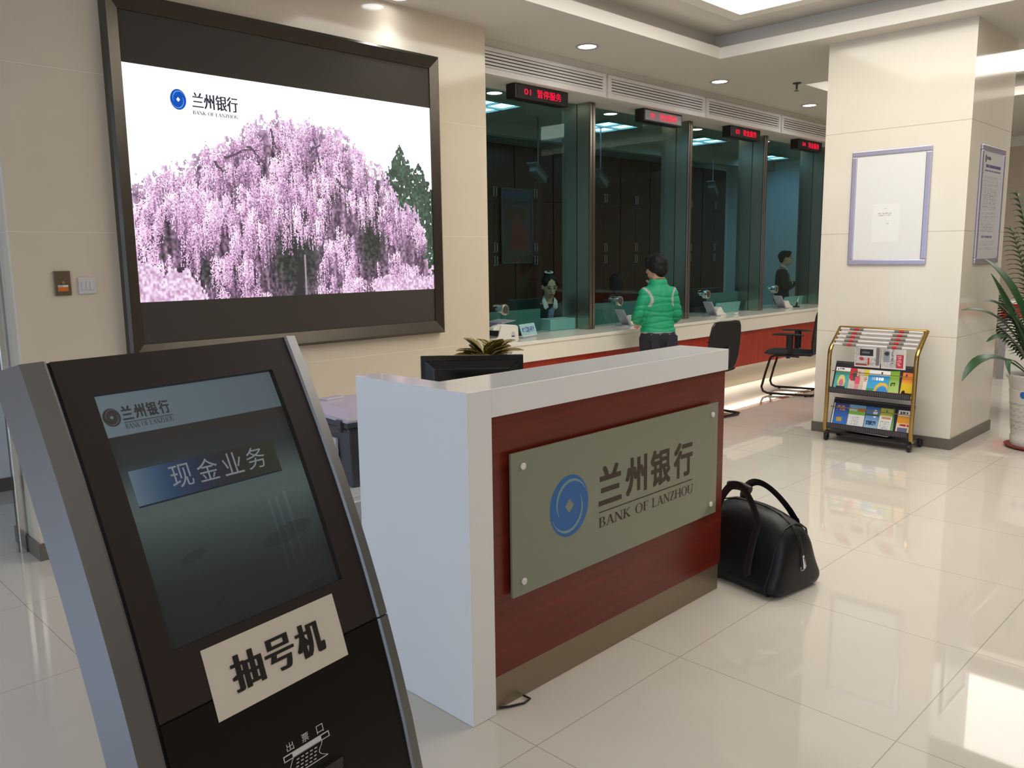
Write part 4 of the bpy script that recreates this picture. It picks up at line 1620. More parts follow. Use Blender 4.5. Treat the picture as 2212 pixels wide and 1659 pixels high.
# leaflets
def leaflet(kind):
    im = np.ones((36, 26, 3)) * C3(236, 234, 230)
    vv = (np.mgrid[0:36, 0:26][0] + .5) / 36
    if kind == 'teal':
        im[:] = (C3(60, 150, 140) * (1 - vv[..., None]) + C3(110, 190, 180) * vv[..., None])
        rect(im, 0, 0, 1, .16, (238, 236, 232))
        rect(im, .1, .05, .2, .11, (70, 66, 70))
        textlines(im, .28, .05, .6, .11, 1, (90, 86, 90), .9, 1)
        disc(im, .5, .56, .26, (226, 206, 130))
        disc(im, .5, .62, .15, (206, 120, 150))
        rect(im, .2, .76, .8, .86, (40, 60, 70))
    elif kind == 'woman':
        im[:] = C3(216, 196, 184)
        disc(im, .22, .2, .30, (204, 50, 56))
        rect(im, .25, .10, .7, .50, (90, 80, 86))
        rect(im, .42, .34, .75, .62, (226, 90, 110))
        disc(im, .58, .22, .10, (226, 180, 160))
        rect(im, .48, .62, .72, .92, (226, 150, 150))
        rect(im, .1, .88, .4, 1, (206, 200, 60))
    elif kind == 'yellow':
        im[:] = C3(236, 226, 206)
        rect(im, 0, 0, 1, .28, (220, 206, 40))
        rect(im, 0, .82, 1, 1, (226, 160, 40))
        textlines(im, .1, .32, .8, .5, 4, (150, 60, 50), .8)
    elif kind == 'rainbow':
        im[:] = (C3(48, 140, 206) * (1 - vv[..., None]) + C3(90, 190, 226) * vv[..., None])
        rect(im, 0, 0, 1, .2, (240, 238, 236))
        disc(im, .62, .09, .05, (50, 60, 90))
        disc(im, .72, .82, .36, (232, 190, 80))
        disc(im, .74, .86, .27, (70, 150, 220))
        textlines(im, .2, .30, .75, .42, 1, (240, 240, 250), .9, .9)
        rect(im, 0, .72, .34, 1, (70, 170, 120))
    elif kind == 'leafgreen':
        im[:] = (C3(120, 170, 50) * (1 - vv[..., None]) + C3(206, 226, 150) * vv[..., None])
        textlines(im, .3, .45, .7, .6, 2, (60, 80, 40), .7, .8)
        rect(im, 0, .84, 1, 1, (222, 170, 120))
    elif kind == 'bull':
        im[:] = (C3(232, 120, 60) * (1 - vv[..., None]) + C3(238, 214, 50) * vv[..., None])
        rect(im, 0, .42, 1, .75, (226, 190, 40))
        disc(im, .28, .12, .07, (70, 60, 110))
        disc(im, .24, .84, .16, (30, 24, 24))
        rect(im, .2, .78, .9, .88, (30, 24, 24))
        rect(im, .3, .86, .4, 1, (30, 24, 24))
        rect(im, .7, .86, .8, 1, (30, 24, 24))
    elif kind == 'blue':
        im[:] = (C3(40, 70, 150) * (1 - vv[..., None]) + C3(60, 140, 216) * vv[..., None])
        rect(im, 0, 0, .08, 1, (236, 236, 240))
        textlines(im, .25, .10, .8, .30, 3, (226, 150, 110), .9, .8)
        rect(im, .3, .56, .66, .72, (190, 160, 70))
    elif kind == 'field':
        im[:] = C3(232, 232, 230)
        rect(im, 0, 0, 1, .18, (120, 180, 226))
        rect(im, .5, .12, 1, .26, (200, 130, 80))
        rect(im, 0, .26, 1, .38, (120, 180, 60))
        textlines(im, .25, .48, .7, .8, 7, (180, 180, 180), .7)
    elif kind == 'mountain':
        im[:] = (C3(50, 110, 190) * (1 - vv[..., None]) + C3(190, 222, 236) * vv[..., None])
        disc(im, .7, .26, .16, (240, 244, 250))
        rect(im, .0, .28, 1, .36, (60, 90, 80))
        textlines(im, .15, .58, .85, .74, 3, (50, 80, 120), .8, .8)
        rect(im, .3, .92, .8, 1, (70, 100, 60))
    elif kind == 'letter':
        im[:] = C3(236, 234, 230)
        rect(im, 0, 0, 1, .30, (190, 196, 90))
        disc(im, .5, .12, .06, (80, 100, 90))
        rect(im, .2, .34, .9, .42, (216, 150, 110))
        textlines(im, .15, .5, .85, .9, 8, (190, 190, 188), .7)
    elif kind == 'green':
        im[:] = (C3(40, 130, 70) * (1 - vv[..., None]) + C3(150, 200, 120) * vv[..., None])
        rect(im, .0, .5, .4, .75, (70, 120, 200))
    else:
        im[:] = C3(230, 214, 180)
        rect(im, 0, 0, 1, .22, (240, 238, 234))
        disc(im, .2, .12, .06, (60, 50, 80))
        textlines(im, .34, .08, .7, .15, 1, (90, 80, 90), .9, 1)
        rect(im, 0, .22, 1, .50, (236, 160, 50))
        textlines(im, .2, .54, .9, .62, 1, (190, 60, 50), .9, .9)
        rect(im, .1, .66, .8, .84, (110, 110, 140))
        rect(im, 0, .84, 1, 1, (230, 180, 60))
    return im


LF = [(0, 'teal', .300, .115, 0, 'teal leaflet with a white top on the rack upper tray'), (0, 'woman', .184, .114, 0.3, 'leaflet with a red dressed woman on the rack upper tray'),
      (0, 'yellow', .068, .032, 0, 'narrow yellow topped leaflet on the rack upper tray'), (0, 'rainbow', .034, .162, 0, 'wide blue leaflet with a rainbow on the rack upper tray'),
      (0, 'leafgreen', -.125, .086, -5, 'tilted light green leaflet on the rack upper tray'), (0, 'bull', -.222, .098, 0, 'orange and yellow leaflet with black bulls on the rack'),
      (1, 'blue', .305, .125, 0, 'deep blue leaflet at the left of the rack lower tray'), (1, 'field', .175, .130, 0, 'white leaflet with green field on the rack lower tray'),
      (1, 'mountain', .040, .105, 0, 'blue sky and mountain leaflet on the rack lower tray'), (1, 'green', -.082, .105, -4, 'green leaflet half hidden behind another on the lower tray'),
      (1, 'letter', -.067, .098, 1, 'white leaflet with olive top on the rack lower tray'), (1, 'last', -.205, .105, 0, 'orange and white car leaflet at the lower tray right end')]
for k, kind, y0, wd, tilt, lab in LF:
    zb, zt = ((.405, .645), (.110, .345))[k]
    sl = math.atan2(.085, zt - zb)
    lf = thing('leaflet', lab, 'leaflet', (RX + .020 + (.008 if kind in ('green', 'leafgreen') else 0), RY + y0, zb + .001), 0, 'leaflets in the rack trays')
    hgt = .205
    fw = 0.0
    o = bpy.data.objects.new('pages', MB().box(.0008 + fw, .004 + fw, -wd, 0, 0, hgt).mesh('pages', 'paper_white'))
    COL.objects.link(o)
    o.parent = lf
    o.rotation_euler = (R(tilt), sl, 0)
    q = picture('cover', leaflet(kind), (fw, 0, 0), (0, -1, 0), (0, 0, 1), wd, hgt, 'print_gloss', lf)
    q.rotation_euler = (R(tilt), sl, 0)

# ================================================================== plants on the right
pp = thing('potted_lily', 'strap leaved plant in a white bank pot right of the column', 'plant', (7.30, 1.545, 0))
sa = MB()
sa.lathe([(.001, .001), (.19, .001), (.215, .022), (.20, .026), (.001, .012)], seg=36)
sa.obj('saucer', 'saucer_red', pp, smooth=40)
pot = MB()
pot.lathe([(.001, .014), (.165, .014), (.172, .03), (.178, .09), (.170, .10), (.176, .14), (.190, .30), (.205, .455), (.198, .462), (.205, .48), (.214, .53), (.232, .555), (.236, .572),
           (.222, .578), (.205, .56), (.196, .50), (.001, .50)], seg=48)
po_ = pot.obj('pot', 'pot_white', pp, smooth=50)
MB().lathe([(.001, .502), (.198, .502), (.198, .540), (.001, .545)], seg=32).obj('soil', 'soil', pp)
# lettering wrapped round the pot
az0 = math.atan2(-1.545, -7.30)


def wrap(vs, r_of_z, a_c):
    return [(r_of_z(z) * math.cos(a_c + x / .2), r_of_z(z) * math.sin(a_c + x / .2), z) for x, z in vs]


rz_ = lambda z: .176 + (z - .14) * .094 + .0015
a_l = az0 - .62
v2, f2 = [], []
xs = 0.0
mb = MB()
for k, ch in enumerate('兰州银行'):
    t = MB()
    put_text(t, ch, (xs, 0, .405), X_, Z_, .048, .046, bold=.02)
    mb.add(wrap([(p[0], p[2]) for p in t.v], rz_, a_l + .28), t.f)
    xs += .058
mb.obj('lettering', 'ink_black', po_)
mb = MB()
n = 28
ring = [(-.040 + .024 * math.cos(2 * PI * i / n), .430 + .027 * math.sin(2 * PI * i / n)) for i in range(n)]
mb.add(wrap(ring, rz_, a_l + .28), [tuple(range(n))])
mb.obj('emblem', 'logo_blue', po_)
orn = MB()
for i in range(26):
    for j in range(5):
        a = az0 + (i - 13) * .17 + (j % 2) * .08
        z = .17 + j * .045 + .01 * math.sin(i * 3 + j)
        for q in range(3):
            x0 = (q - 1) * .012
            vs = [(x0 - .002, z - .008), (x0 + .006, z + .004 * (q - 1)), (x0 + .002, z + .010)]
            orn.add(wrap(vs, rz_, a), [(0, 1, 2)])
orn.obj('relief_pattern', 'pad_grey', po_)['kind'] = 'stuff'
# leaves: azimuth measured so that 90 deg + view azimuth points to the left of the picture
leftdir = math.atan2(7.30, 1.545) + R(0) + PI - PI  # picture right vector is (sin az,-cos az)
vaz = math.atan2(1.545, 7.30)
Lf, Bk = Vector((-math.sin(vaz), math.cos(vaz), 0)), Vector((math.cos(vaz), math.sin(vaz), 0))


def leaf_curve(mb, p0, p1, p2, width, n=14, fold=.22, widest=.6):
    p0, p1, p2 = Vector(p0), Vector(p1), Vector(p2)
    rings = []
    for i in range(n + 1):
        t = i / n
        p = p0 * (1 - t) ** 2 + p1 * 2 * t * (1 - t) + p2 * t * t
        d = ((p1 - p0) * (1 - t) + (p2 - p1) * t).normalized()
        sd = d.cross(Vector((-.35, -.15, 1))).normalized()
        up = sd.cross(d).normalized()
        k = math.sin(PI / 2 * t / widest) ** .7 if t < widest else math.cos(PI / 2 * (t - widest) / (1 - widest)) ** .7
        wv_ = width * .5 * max(.06, .25 * (1 - t) + .75 * k if t < widest else k)
        rings.append([p - sd * wv_ + up * (fold * wv_) + up * .001, p + up * .001, p + sd * wv_ + up * (fold * wv_) + up * .001,
                      p + sd * wv_ + up * (fold * wv_) - up * .001, p - up * .001, p - sd * wv_ + up * (fold * wv_) - up * .001])
    mb.loft(rings)


pw_ = lambda l_, z_, b_: Lf * -l_ + Bk * b_ + Vector((0, 0, z_))
for c_, t_, b_, wd in (((-.12, 1.22), (-.43, 1.46), -.18, .115), ((-.20, 1.0), (-.37, 1.35), -.30, .135), ((-.20, 1.16), (-.40, 1.15), -.34, .095), ((-.24, 1.14), (-.54, 1.08), -.40, .070),
                       ((-.20, 1.0), (-.36, .85), -.42, .075), ((-.38, .90), (-.50, .55), -.45, .090), ((-.28, .84), (-.19, .62), -.50, .045), ((-.02, 1.1), (-.08, 1.58), -.10, .12),
                       ((.05, 1.1), (.14, 1.60), .10, .12), ((.12, 1.1), (.38, 1.42), -.10, .11), ((.22, 1.1), (.52, 1.08), .12, .09), ((.3, .95), (.58, .72), -.12, .08), ((.05, 1.0), (.10, 1.30), -.30, .12),
                       ((-.05, 1.0), (-.16, 1.22), .25, .10), ((.15, 1.0), (.30, 1.2), -.4, .10)):
    lf = MB()
    leaf_curve(lf, pw_(c_[0] * .12, .53, b_ * .12), pw_(c_[0], c_[1], b_ * .6), pw_(t_[0], t_[1], b_), wd)
    lf.obj('leaf', 'leaf_dark', pp, smooth=True)

pm = thing('potted_palm', 'feathery palm standing behind the strap leaved plant at the right edge', 'plant', (8.9, 1.88, 0))
MB().lathe([(.001, .001), (.13, .001), (.17, .30), (.18, .30), (.18, .32), (.15, .32), (.14, .29)], seg=28).obj('pot', 'pot_brown', pm, smooth=40)
MB().lathe([(.001, .27), (.145, .27), (.145, .28), (.001, .285)], seg=24).obj('soil', 'soil', pm)
for k, (az, ln, lean, dr, z0) in enumerate(((100, 1.25, .30, .9, .30), (75, 1.5, .16, .55, .30), (130, 1.1, .35, 1.1, .30), (60, 1.0, .42, 1.2, .30), (-20, 1.4, .25, .8, .30), (-70, 1.2, .35, .9, .30),
                                            (200, 1.3, .25, .9, .30), (250, 1.2, .3, 1.0, .30), (88, 1.8, .10, .45, .30), (20, 1.6, .12, .5, .30), (110, .9, .5, 1.5, .30), (95, 1.0, .34, 1.6, .35))):
    fr_ = MB()
    d = Vector((math.cos(R(az)) * lean, math.sin(R(az)) * lean, 1)).normalized()
    p = Vector((.03 * math.cos(R(az)), .03 * math.sin(R(az)), z0))
    pts = []
    n = 16
    for i in range(n + 1):
        pts.append(p.copy())
        d = (d + Vector((math.cos(R(az)) * .5, math.sin(R(az)) * .5, -.6)) * (dr / n) * (i / n * 1.6)).normalized()
        p = p + d * (ln / n)
    fr_.tube(pts, [.009 * (1 - .8 * i / n) for i in range(n + 1)], 6)
    for i in range(5, n + 1):
        t = (pts[i] - pts[i - 1]).normalized()
        sd = t.cross(Z_).normalized()
        for sub in (0, .5):
            q = pts[i - 1].lerp(pts[i], sub)
            for sg in (-1, 1):
                s = (i + sub - 5) / (n - 5)
                leaf_strip(fr_, q, sd * sg + t * .7 + Z_ * .15, .26 * (1 - .55 * abs(s - .35)), .032, .9, n=4, widest=.4)
    fr_.obj('frond', 'leaf_palm', pm, smooth=True)

# ================================================================== far counter right
fc = thing('service_counter', 'white service counter with red band far behind the potted plants', 'counter', (11.3, 1.8, 0))
MB().box(-.30, .35, -1.8, 1.02, .90, .935).obj('worktop', 'gloss_white', fc, bev=.003)
MB().box(-.26, .30, -1.8, 1.0, .735, .90).obj('red_band', 'bright_red', fc)
MB().box(-.25, .30, -1.8, 1.0, 0.001, .735).obj('body', 'machine_white', fc)
MB().box(-.275, -.2505, .93, 1.0, 0.001, .735).obj('corner_post', 'grey_post', fc)
MB().box(-.254, -.2505, .60, .62, .3, .42).obj('handle', 'grille_metal', fc)


# ================================================================== customer chairs
def make_chair(label, loc, rz):
    c = thing('visitor_chair', label, 'chair', loc, rz, 'black visitor chairs at the teller counter')
    # faces local +y
    for sgn in (-1, 1):
        x = sgn * .245
        pts = [(x, -.25, .018), (x, .10, .018), (x, .20, .020), (x, .245, .040), (x, .262, .085), (x, .225, .24), (x, .185, .38), (x, .170, .415), (x, .13, .432), (x, .02, .436), (x, -.12, .43)]
        mb = MB()
        mb.tube(pts, .0125, 12)
        mb.obj('tube_leg', 'chair_tube', c, smooth=60)
        for y in (-.2, .16):
            MB().cyl((x, y, .0005), (x, y, .008), .014, 12).obj('glide', 'black_plastic', c)
    mb = MB()
    mb.tube([(-.245, -.25, .018), (-.20, -.275, .018), (.20, -.275, .018), (.245, -.25, .018)], .0125, 12)
    mb.obj('rear_bar', 'chair_tube', c, smooth=60)
    st = MB()
    rings = []
    for y, w2, z, t in ((-.24, .17, .452, .03), (-.22, .215, .45, .05), (-.1, .235, .447, .062), (.1, .24, .45, .066), (.2, .235, .452, .06), (.245, .21, .450, .046), (.262, .17, .446, .022)):
        rings.append([(w2 * math.cos(a) * (1 if abs(math.cos(a)) < .8 else 1), y, z + t * .5 * math.sin(a)) for a in np.linspace(0, 2 * PI, 20, endpoint=False)])
    st.loft(rings)
    st.obj('seat', 'chair_seat', c, smooth=60)
    bk = MB()
    pr = [(.12, .46), (.175, .50), (.205, .58), (.215, .68), (.21, .78), (.195, .86), (.17, .895), (.10, .905)]
    for flip in (0, 1):
        pass
    front, back = [], []
    ring_f = [(w2, z) for w2, z in pr] + [(-w2, z) for w2, z in pr[::-1]]
    yc = lambda x, z: -.235 - .10 * (z - .46) + .35 * x * x
    n = len(ring_f)
    ctr = [(0, z) for _, z in ring_f]
    vs = [(x, yc(x, z), z) for x, z in ring_f] + [(x, yc(x, z) - .022, z) for x, z in ring_f]
    bk.add(vs, [(i, (i + 1) % n, n + (i + 1) % n, n + i) for i in range(n)])
    k = len(pr)
    bk.add(vs, [(i, i + 1, n - 2 - i, n - 1 - i) for i in range(k - 1)] + [(n + i, n + i + 1, n + n - 2 - i, n + n - 1 - i) for i in range(k - 1)])
    bk.obj('backrest', 'chair_mesh', c, bev=.006)
    rim = MB()
    rim.tube([(x * .99, yc(x, z) - .011, z) for x, z in ring_f], .012, 8, closed=True)
    rim.obj('back_frame', 'black_plastic', c, smooth=True)
    sp_ = MB()
    sp_.tube([(0, -.10, .42), (0, -.20, .415), (0, -.262, .45), (0, -.290, .56), (0, -.297, .68)], 1.0, 10, flat=(.010, .03), up=(0, 1, 0))
    sp_.obj('back_support', 'black_plastic', c, smooth=True)
    for sgn in (-1, 1):
        ar = MB()
        ar.tube([(sgn * .225, -.02, .435), (sgn * .265, -.02, .47), (sgn * .272, -.02, .56), (sgn * .268, -.02, .652)], 1.0, 12, flat=(.014, .036), up=(1, 0, 0))
        ar.obj('arm_post', 'black_plastic', c, smooth=True)
        ap = MB()
        ap.tube([(sgn * .27, y, .66 + .006 * math.sin((y + .16) * 9)) for y in np.linspace(-.16, .16, 9)], [.6, .9, 1, 1, 1, 1, 1, .9, .6], 12, flat=(.013, .032), up=(0, 0, 1))
        ap.obj('armrest', 'black_plastic', c, smooth=True)
    MB().box(-.23, .23, -.02, .02, .405, .424).obj('seat_bracket', 'black_plastic', c)
    return c


ch = make_chair('black visitor chair in front of the red counter beside the column', (8.52, 4.17, 0), R(17))
dup(ch, (6.80, 4.22, 0), R(-8), 'black visitor chair half hidden behind the right end of the reception desk')


# ================================================================== people
def head_into(mb, c, yaw, s=1.0, pitch=0.0, feat=True):
    """head shapes around centre c, facing +y turned by yaw"""
    Rm_ = Matrix.Rotation(yaw, 3, 'Z') @ Matrix.Rotation(pitch, 3, 'X')
    P = lambda x, y, z: Vector(c) + Rm_ @ Vector((x * s, y * s, z * s))
    e = (pitch, 0, yaw)
    mb.ball(P(0, -.008, .02), (.074 * s, .094 * s, .098 * s), 18, e)
    mb.ball(P(0, .022, -.045), (.058 * s, .066 * s, .066 * s), 16, e)
    mb.ball(P(0, .052, -.078), (.034 * s, .032 * s, .028 * s), 12, e)
    mb.tube([P(0, .078, .016), P(0, .096, -.012), P(0, .104, -.026), P(0, .088, -.034)], [.010 * s, .013 * s, .016 * s, .010 * s], 10)
    mb.tube([P(-.02, .082, -.058), P(0, .091, -.056), P(.02, .082, -.058)], .009 * s, 8)
    mb.ball(P(-.032, .072, .026), (.022 * s, .018 * s, .008 * s), 10, e)
    mb.ball(P(.032, .072, .026), (.022 * s, .018 * s, .008 * s), 10, e)
    for sg in (-1, 1):
        mb.ball(P(sg * .076, -.006, -.008), (.010 * s, .020 * s, .032 * s), 12, e)
    return P, e


def oval(cx, cy, z, rx, ry, n=24, p=2.3):
    out = []
    for i in range(n):
        a = 2 * PI * i / n
        ca, sa_ = math.cos(a), math.sin(a)
        out.append((cx + rx * math.copysign(abs(ca) ** (2 / p), ca), cy + ry * math.copysign(abs(sa_) ** (2 / p), sa_), z))
    return out


def limb(mb, pts, rs):
    # smooth path through joints
    P = [Vector(p) for p in pts]
    path, rad = [], []
    for i in range(len(P) - 1):
        for q in range(6):
            s = q / 6
            path.append(P[i].lerp(P[i + 1], s))
            rad.append(rs[i] * (1 - s) + rs[i + 1] * s)
    path.append(P[-1])
    rad.append(rs[-1])
    for _ in range(2):
        path = [path[0]] + [(path[i - 1] + path[i] * 2 + path[i + 1]) / 4 for i in range(1, len(path) - 1)] + [path[-1]]
    mb.tube(path, rad, 14)
    mb.ball(path[-1], rad[-1] * .98, 12)
    mb.ball(path[0], rad[0] * .98, 12)


def hand(mb, wrist, direc, upv, s=1.0, curl=.5, thumb=1):
    d = Vector(direc).normalized()
    u = (Vector(upv) - d * Vector(upv).dot(d)).normalized()
    sd = d.cross(u)
    wv = Vector(wrist)
    palm = [wv, wv + d * .03 * s, wv + d * .08 * s]
    mb.tube(palm, [.026 * s, .036 * s, .038 * s], 12, flat=(.45, 1.0), up=u)
    for k in range(4):
        b = wv + d * .078 * s + sd * ((k - 1.5) * .0185 * s)
        ln = (.062, .072, .068, .052)[k] * s
        p1 = b + (d * math.cos(curl * .4) - u * math.sin(curl * .4)) * ln * .45
        p2 = p1 + (d * math.cos(curl) - u * math.sin(curl)) * ln * .32
        p3 = p2 + (d * math.cos(curl * 1.6) - u * math.sin(curl * 1.6)) * ln * .28
        mb.tube([b, p1, p2, p3], [.0095 * s, .0088 * s, .008 * s, .0062 * s], 8)
    b = wv + d * .022 * s + sd * (-thumb * .028 * s)
    p1 = b + (d * .6 - sd * thumb * .7 - u * .2).normalized() * .035 * s
    p2 = p1 + (d * .9 - sd * thumb * .25 - u * .3).normalized() * .030 * s
    mb.tube([b, p1, p2], [.012 * s, .0105 * s, .008 * s], 8)


# customer in the green jacket, local +y is the way she faces
cu = thing('person', 'person with short black hair in a green padded jacket standing at the counter', 'person', (6.235, 4.345, 0), R(-30))
cu.scale = (.965, .965, .965)
bd = MB()
hc = (-.012, .035, 1.452)
hyaw = R(30)
P, he = head_into(bd, hc, hyaw, .98, R(-8))
limb(bd, [(0, -.005, 1.20), (-.004, .0, 1.30), (-.01, .022, 1.40)], [.065, .055, .05])
bd.loft([oval(0, 0, z, rx, ry) for z, rx, ry in ((.80, .15, .10), (.95, .14, .09), (1.10, .15, .09), (1.22, .16, .085), (1.27, .10, .06))])
aL = [(-.135, -.01, 1.225), (-.195, -.012, 1.04), (-.20, .03, .985), (-.105, .225, .945), (-.065, .285, .925)]
aR = [(.135, -.01, 1.225), (.185, -.015, 1.04), (.19, .02, .985), (.14, .24, .93), (.12, .30, .905)]
limb(bd, aL, [.05, .045, .042, .032, .026])
limb(bd, aR, [.05, .045, .042, .032, .026])
hand(bd, (-.063, .288, .924), (.25, 1, -.35), (0, .3, 1), .92, .6, -1)
hand(bd, (.117, .303, .903), (-.25, 1, -.35), (0, .3, 1), .92, .6, 1)
for sg in (-1, 1):
    limb(bd, [(sg * .085, 0, .84), (sg * .088, .01, .46), (sg * .09, -.01, .09)], [.085, .055, .038])
    bd.tube([(sg * .09, -.05, .035), (sg * .092, .05, .03), (sg * .095, .13, .022)], [.03, .034, .02], 10)
remeshed(bd, 'body', 'skin', cu, .0075, 3)
# trousers
tr = MB()
tr.loft([oval(0, y, z, rx, ry) for z, rx, ry, y in ((.72, .12, .10, -.01), (.78, .156, .120, -.015), (.84, .158, .122, -.02), (.90, .150, .108, -.01), (.93, .14, .10, 0))])
for sg in (-1, 1):
    tr.ball((sg * .078, -.062, .80), (.088, .075, .095), 14)
    limb(tr, [(sg * .088, -.01, .80), (sg * .092, .01, .46), (sg * .094, -.01, .10)], [.098, .066, .056])
tro = remeshed(tr, 'trousers', 'denim', cu, .010, 5)
bt = MB()
for x, y in ((-.118, -.118), (-.04, -.144), (.055, -.144), (.128, -.110)):
    bt.ball((x, y, .845), .005, 8)
bt.obj('rivets', 'pad_grey', tro)
pk = MB()
for sg in (-1, 1):
    pk.obox((sg * .082, -.143, .775), (.105, .004, .115), (R(-6), 0, R(-sg * 14)))
pk.obj('back_pocket', 'denim', tro, bev=.004)
# jacket
jk = MB()
jk.loft([oval(0, y, z, rx, ry) for z, rx, ry, y in ((.842, .166, .130, -.005), (.87, .168, .132, -.005), (.93, .156, .120, 0), (1.0, .150, .112, 0), (1.08, .155, .112, -.004), (1.16, .162, .114, -.006),
                                                   (1.22, .160, .104, -.008), (1.262, .135, .090, -.006), (1.295, .10, .078, 0), (1.315, .076, .070, .004))])
limb(jk, [(-.130, -.008, 1.222), (-.196, -.014, 1.035), (-.202, .025, .985), (-.112, .205, .945)], [.064, .056, .058, .046])
limb(jk, [(.130, -.008, 1.222), (.186, -.018, 1.035), (.192, .02, .985), (.147, .225, .935)], [.064, .056, .058, .046])
jo = remeshed(jk, 'jacket', 'led_dark', cu, .0095, 5)
# quilting: pull the padding in along horizontal seams and the back seam
me = jo.data
for v in me.vertices:
    x, y, z = v.co
    q = 0.0
    for zs_ in (.905, .955, 1.0, 1.055, 1.125, 1.195):
        zz = zs_ + .012 * math.sin(x * 14 + zs_ * 40)
        q += math.exp(-((z - zz) / .008) ** 2)
    q += .8 * math.exp(-(x / .006) ** 2) * (y < 0) * (1.02 < z < 1.3)
    k = .0085 * q + .004 * (mnoise.noise(Vector((x * 18, y * 18, z * 30))))
    v.co = v.co - v.normal * k
me.update()
m = mat('jacket_green', (20, 150, 104), 0.6)
nt = m.node_tree
b = nt.nodes['Principled BSDF']
at = nt.nodes.new('ShaderNodeVertexColor')
at.layer_name = 'cloth'
nt.links.new(at.outputs[0], b.inputs['Base Color'])
ca = me.color_attributes.new('cloth', 'FLOAT_COLOR', 'POINT')
gr, gy_ = lin((16, 152, 104)), lin((168, 164, 166))
for i, v in enumerate(me.vertices):
    x, y, z = v.co
    xs_ = .102 + 5.0 * (z - 1.165) ** 2
    on = (1.10 < z < 1.30) and abs(abs(x) - xs_) < .0125 and y < .06
    on = on or z < .866
    ca.data[i].color = (*(gy_ if on else gr), 1)
me.materials.clear()
me.materials.append(m)
cl = MB()
cl.loft([oval(-.002, .004, z, rx, ry) for z, rx, ry in ((1.285, .098, .082), (1.315, .088, .080), (1.345, .080, .076), (1.352, .072, .068), (1.33, .066, .062))])
co_ = cl.obj('collar', 'jacket_green', cu, smooth=60)
ca = co_.data.color_attributes.new('cloth', 'FLOAT_COLOR', 'POINT')
for i in range(len(co_.data.vertices)):
    ca.data[i].color = (*gr, 1)
fc_ = MB()
fc_.tube([(-.086 + .0, .02, 1.318), (-.090, .055, 1.335), (-.06, .095, 1.325), (0, .108, 1.318), (.06, .09, 1.322), (.085, .03, 1.332)], .012, 10)
fc_.tube([(-.05, -.045, 1.358), (0, -.062, 1.362), (.05, -.045, 1.358)], .010, 8)
remeshed(fc_, 'fur_trim', 'fur_collar', cu, .006, 2)
ha = MB()
Rm_ = Matrix.Rotation(hyaw, 3, 'Z') @ Matrix.Rotation(R(-8), 3, 'X')
Q = lambda x, y, z: Vector(hc) + Rm_ @ Vector((x, y, z))
ha.ball(Q(0, -.022, .038), (.092, .104, .098), 20, he)
ha.ball(Q(0, -.060, -.015), (.078, .060, .078), 18, he)
ha.ball(Q(0, .035, .085), (.076, .060, .045), 16, he)
for sg in (-1, 1):
    ha.ball(Q(sg * .064, -.03, .010), (.034, .055, .062), 14, he)
    ha.ball(Q(sg * .070, .030, .040), (.022, .030, .045), 12, he)
for k in range(46):
    a, t = RNG.random() * 2 * PI, RNG.random() * 1.25
    n_ = Vector((math.sin(t) * math.cos(a), math.sin(t) * math.sin(a), math.cos(t)))
    p = Q(n_.x * .088, -.022 + n_.y * .10, .038 + n_.z * .094)
    dn = Rm_ @ Vector((n_.x * .3 + RNG.random() * .5 - .25, n_.y * .3 - .1, -.5 + .4 * n_.z))
    ha.tube([p, p + dn * .03, p + dn * .055 - Rm_ @ n_ * .004], [.010, .008, .003], 6)
remeshed(ha, 'hair', 'hair_black', cu, .006, 2)
ey = MB()
for sg in (-1, 1):
    ey.ball(P(sg * .032, .078, .008), .011, 10)
ey.obj('eyes', 'ink_black', cu)
sh = MB()
for sg in (-1, 1):
    sh.tube([(sg * .092, -.075, .045), (sg * .094, -.02, .052), (sg * .096, .07, .04), (sg * .10, .16, .028)], [.036, .046, .044, .030], 12)
    sh.box(sg * .096 - .042, sg * .096 + .042, -.10, .18, .001, .018)
remeshed(sh, 'shoes', 'shoe_dark', cu, .008, 3)


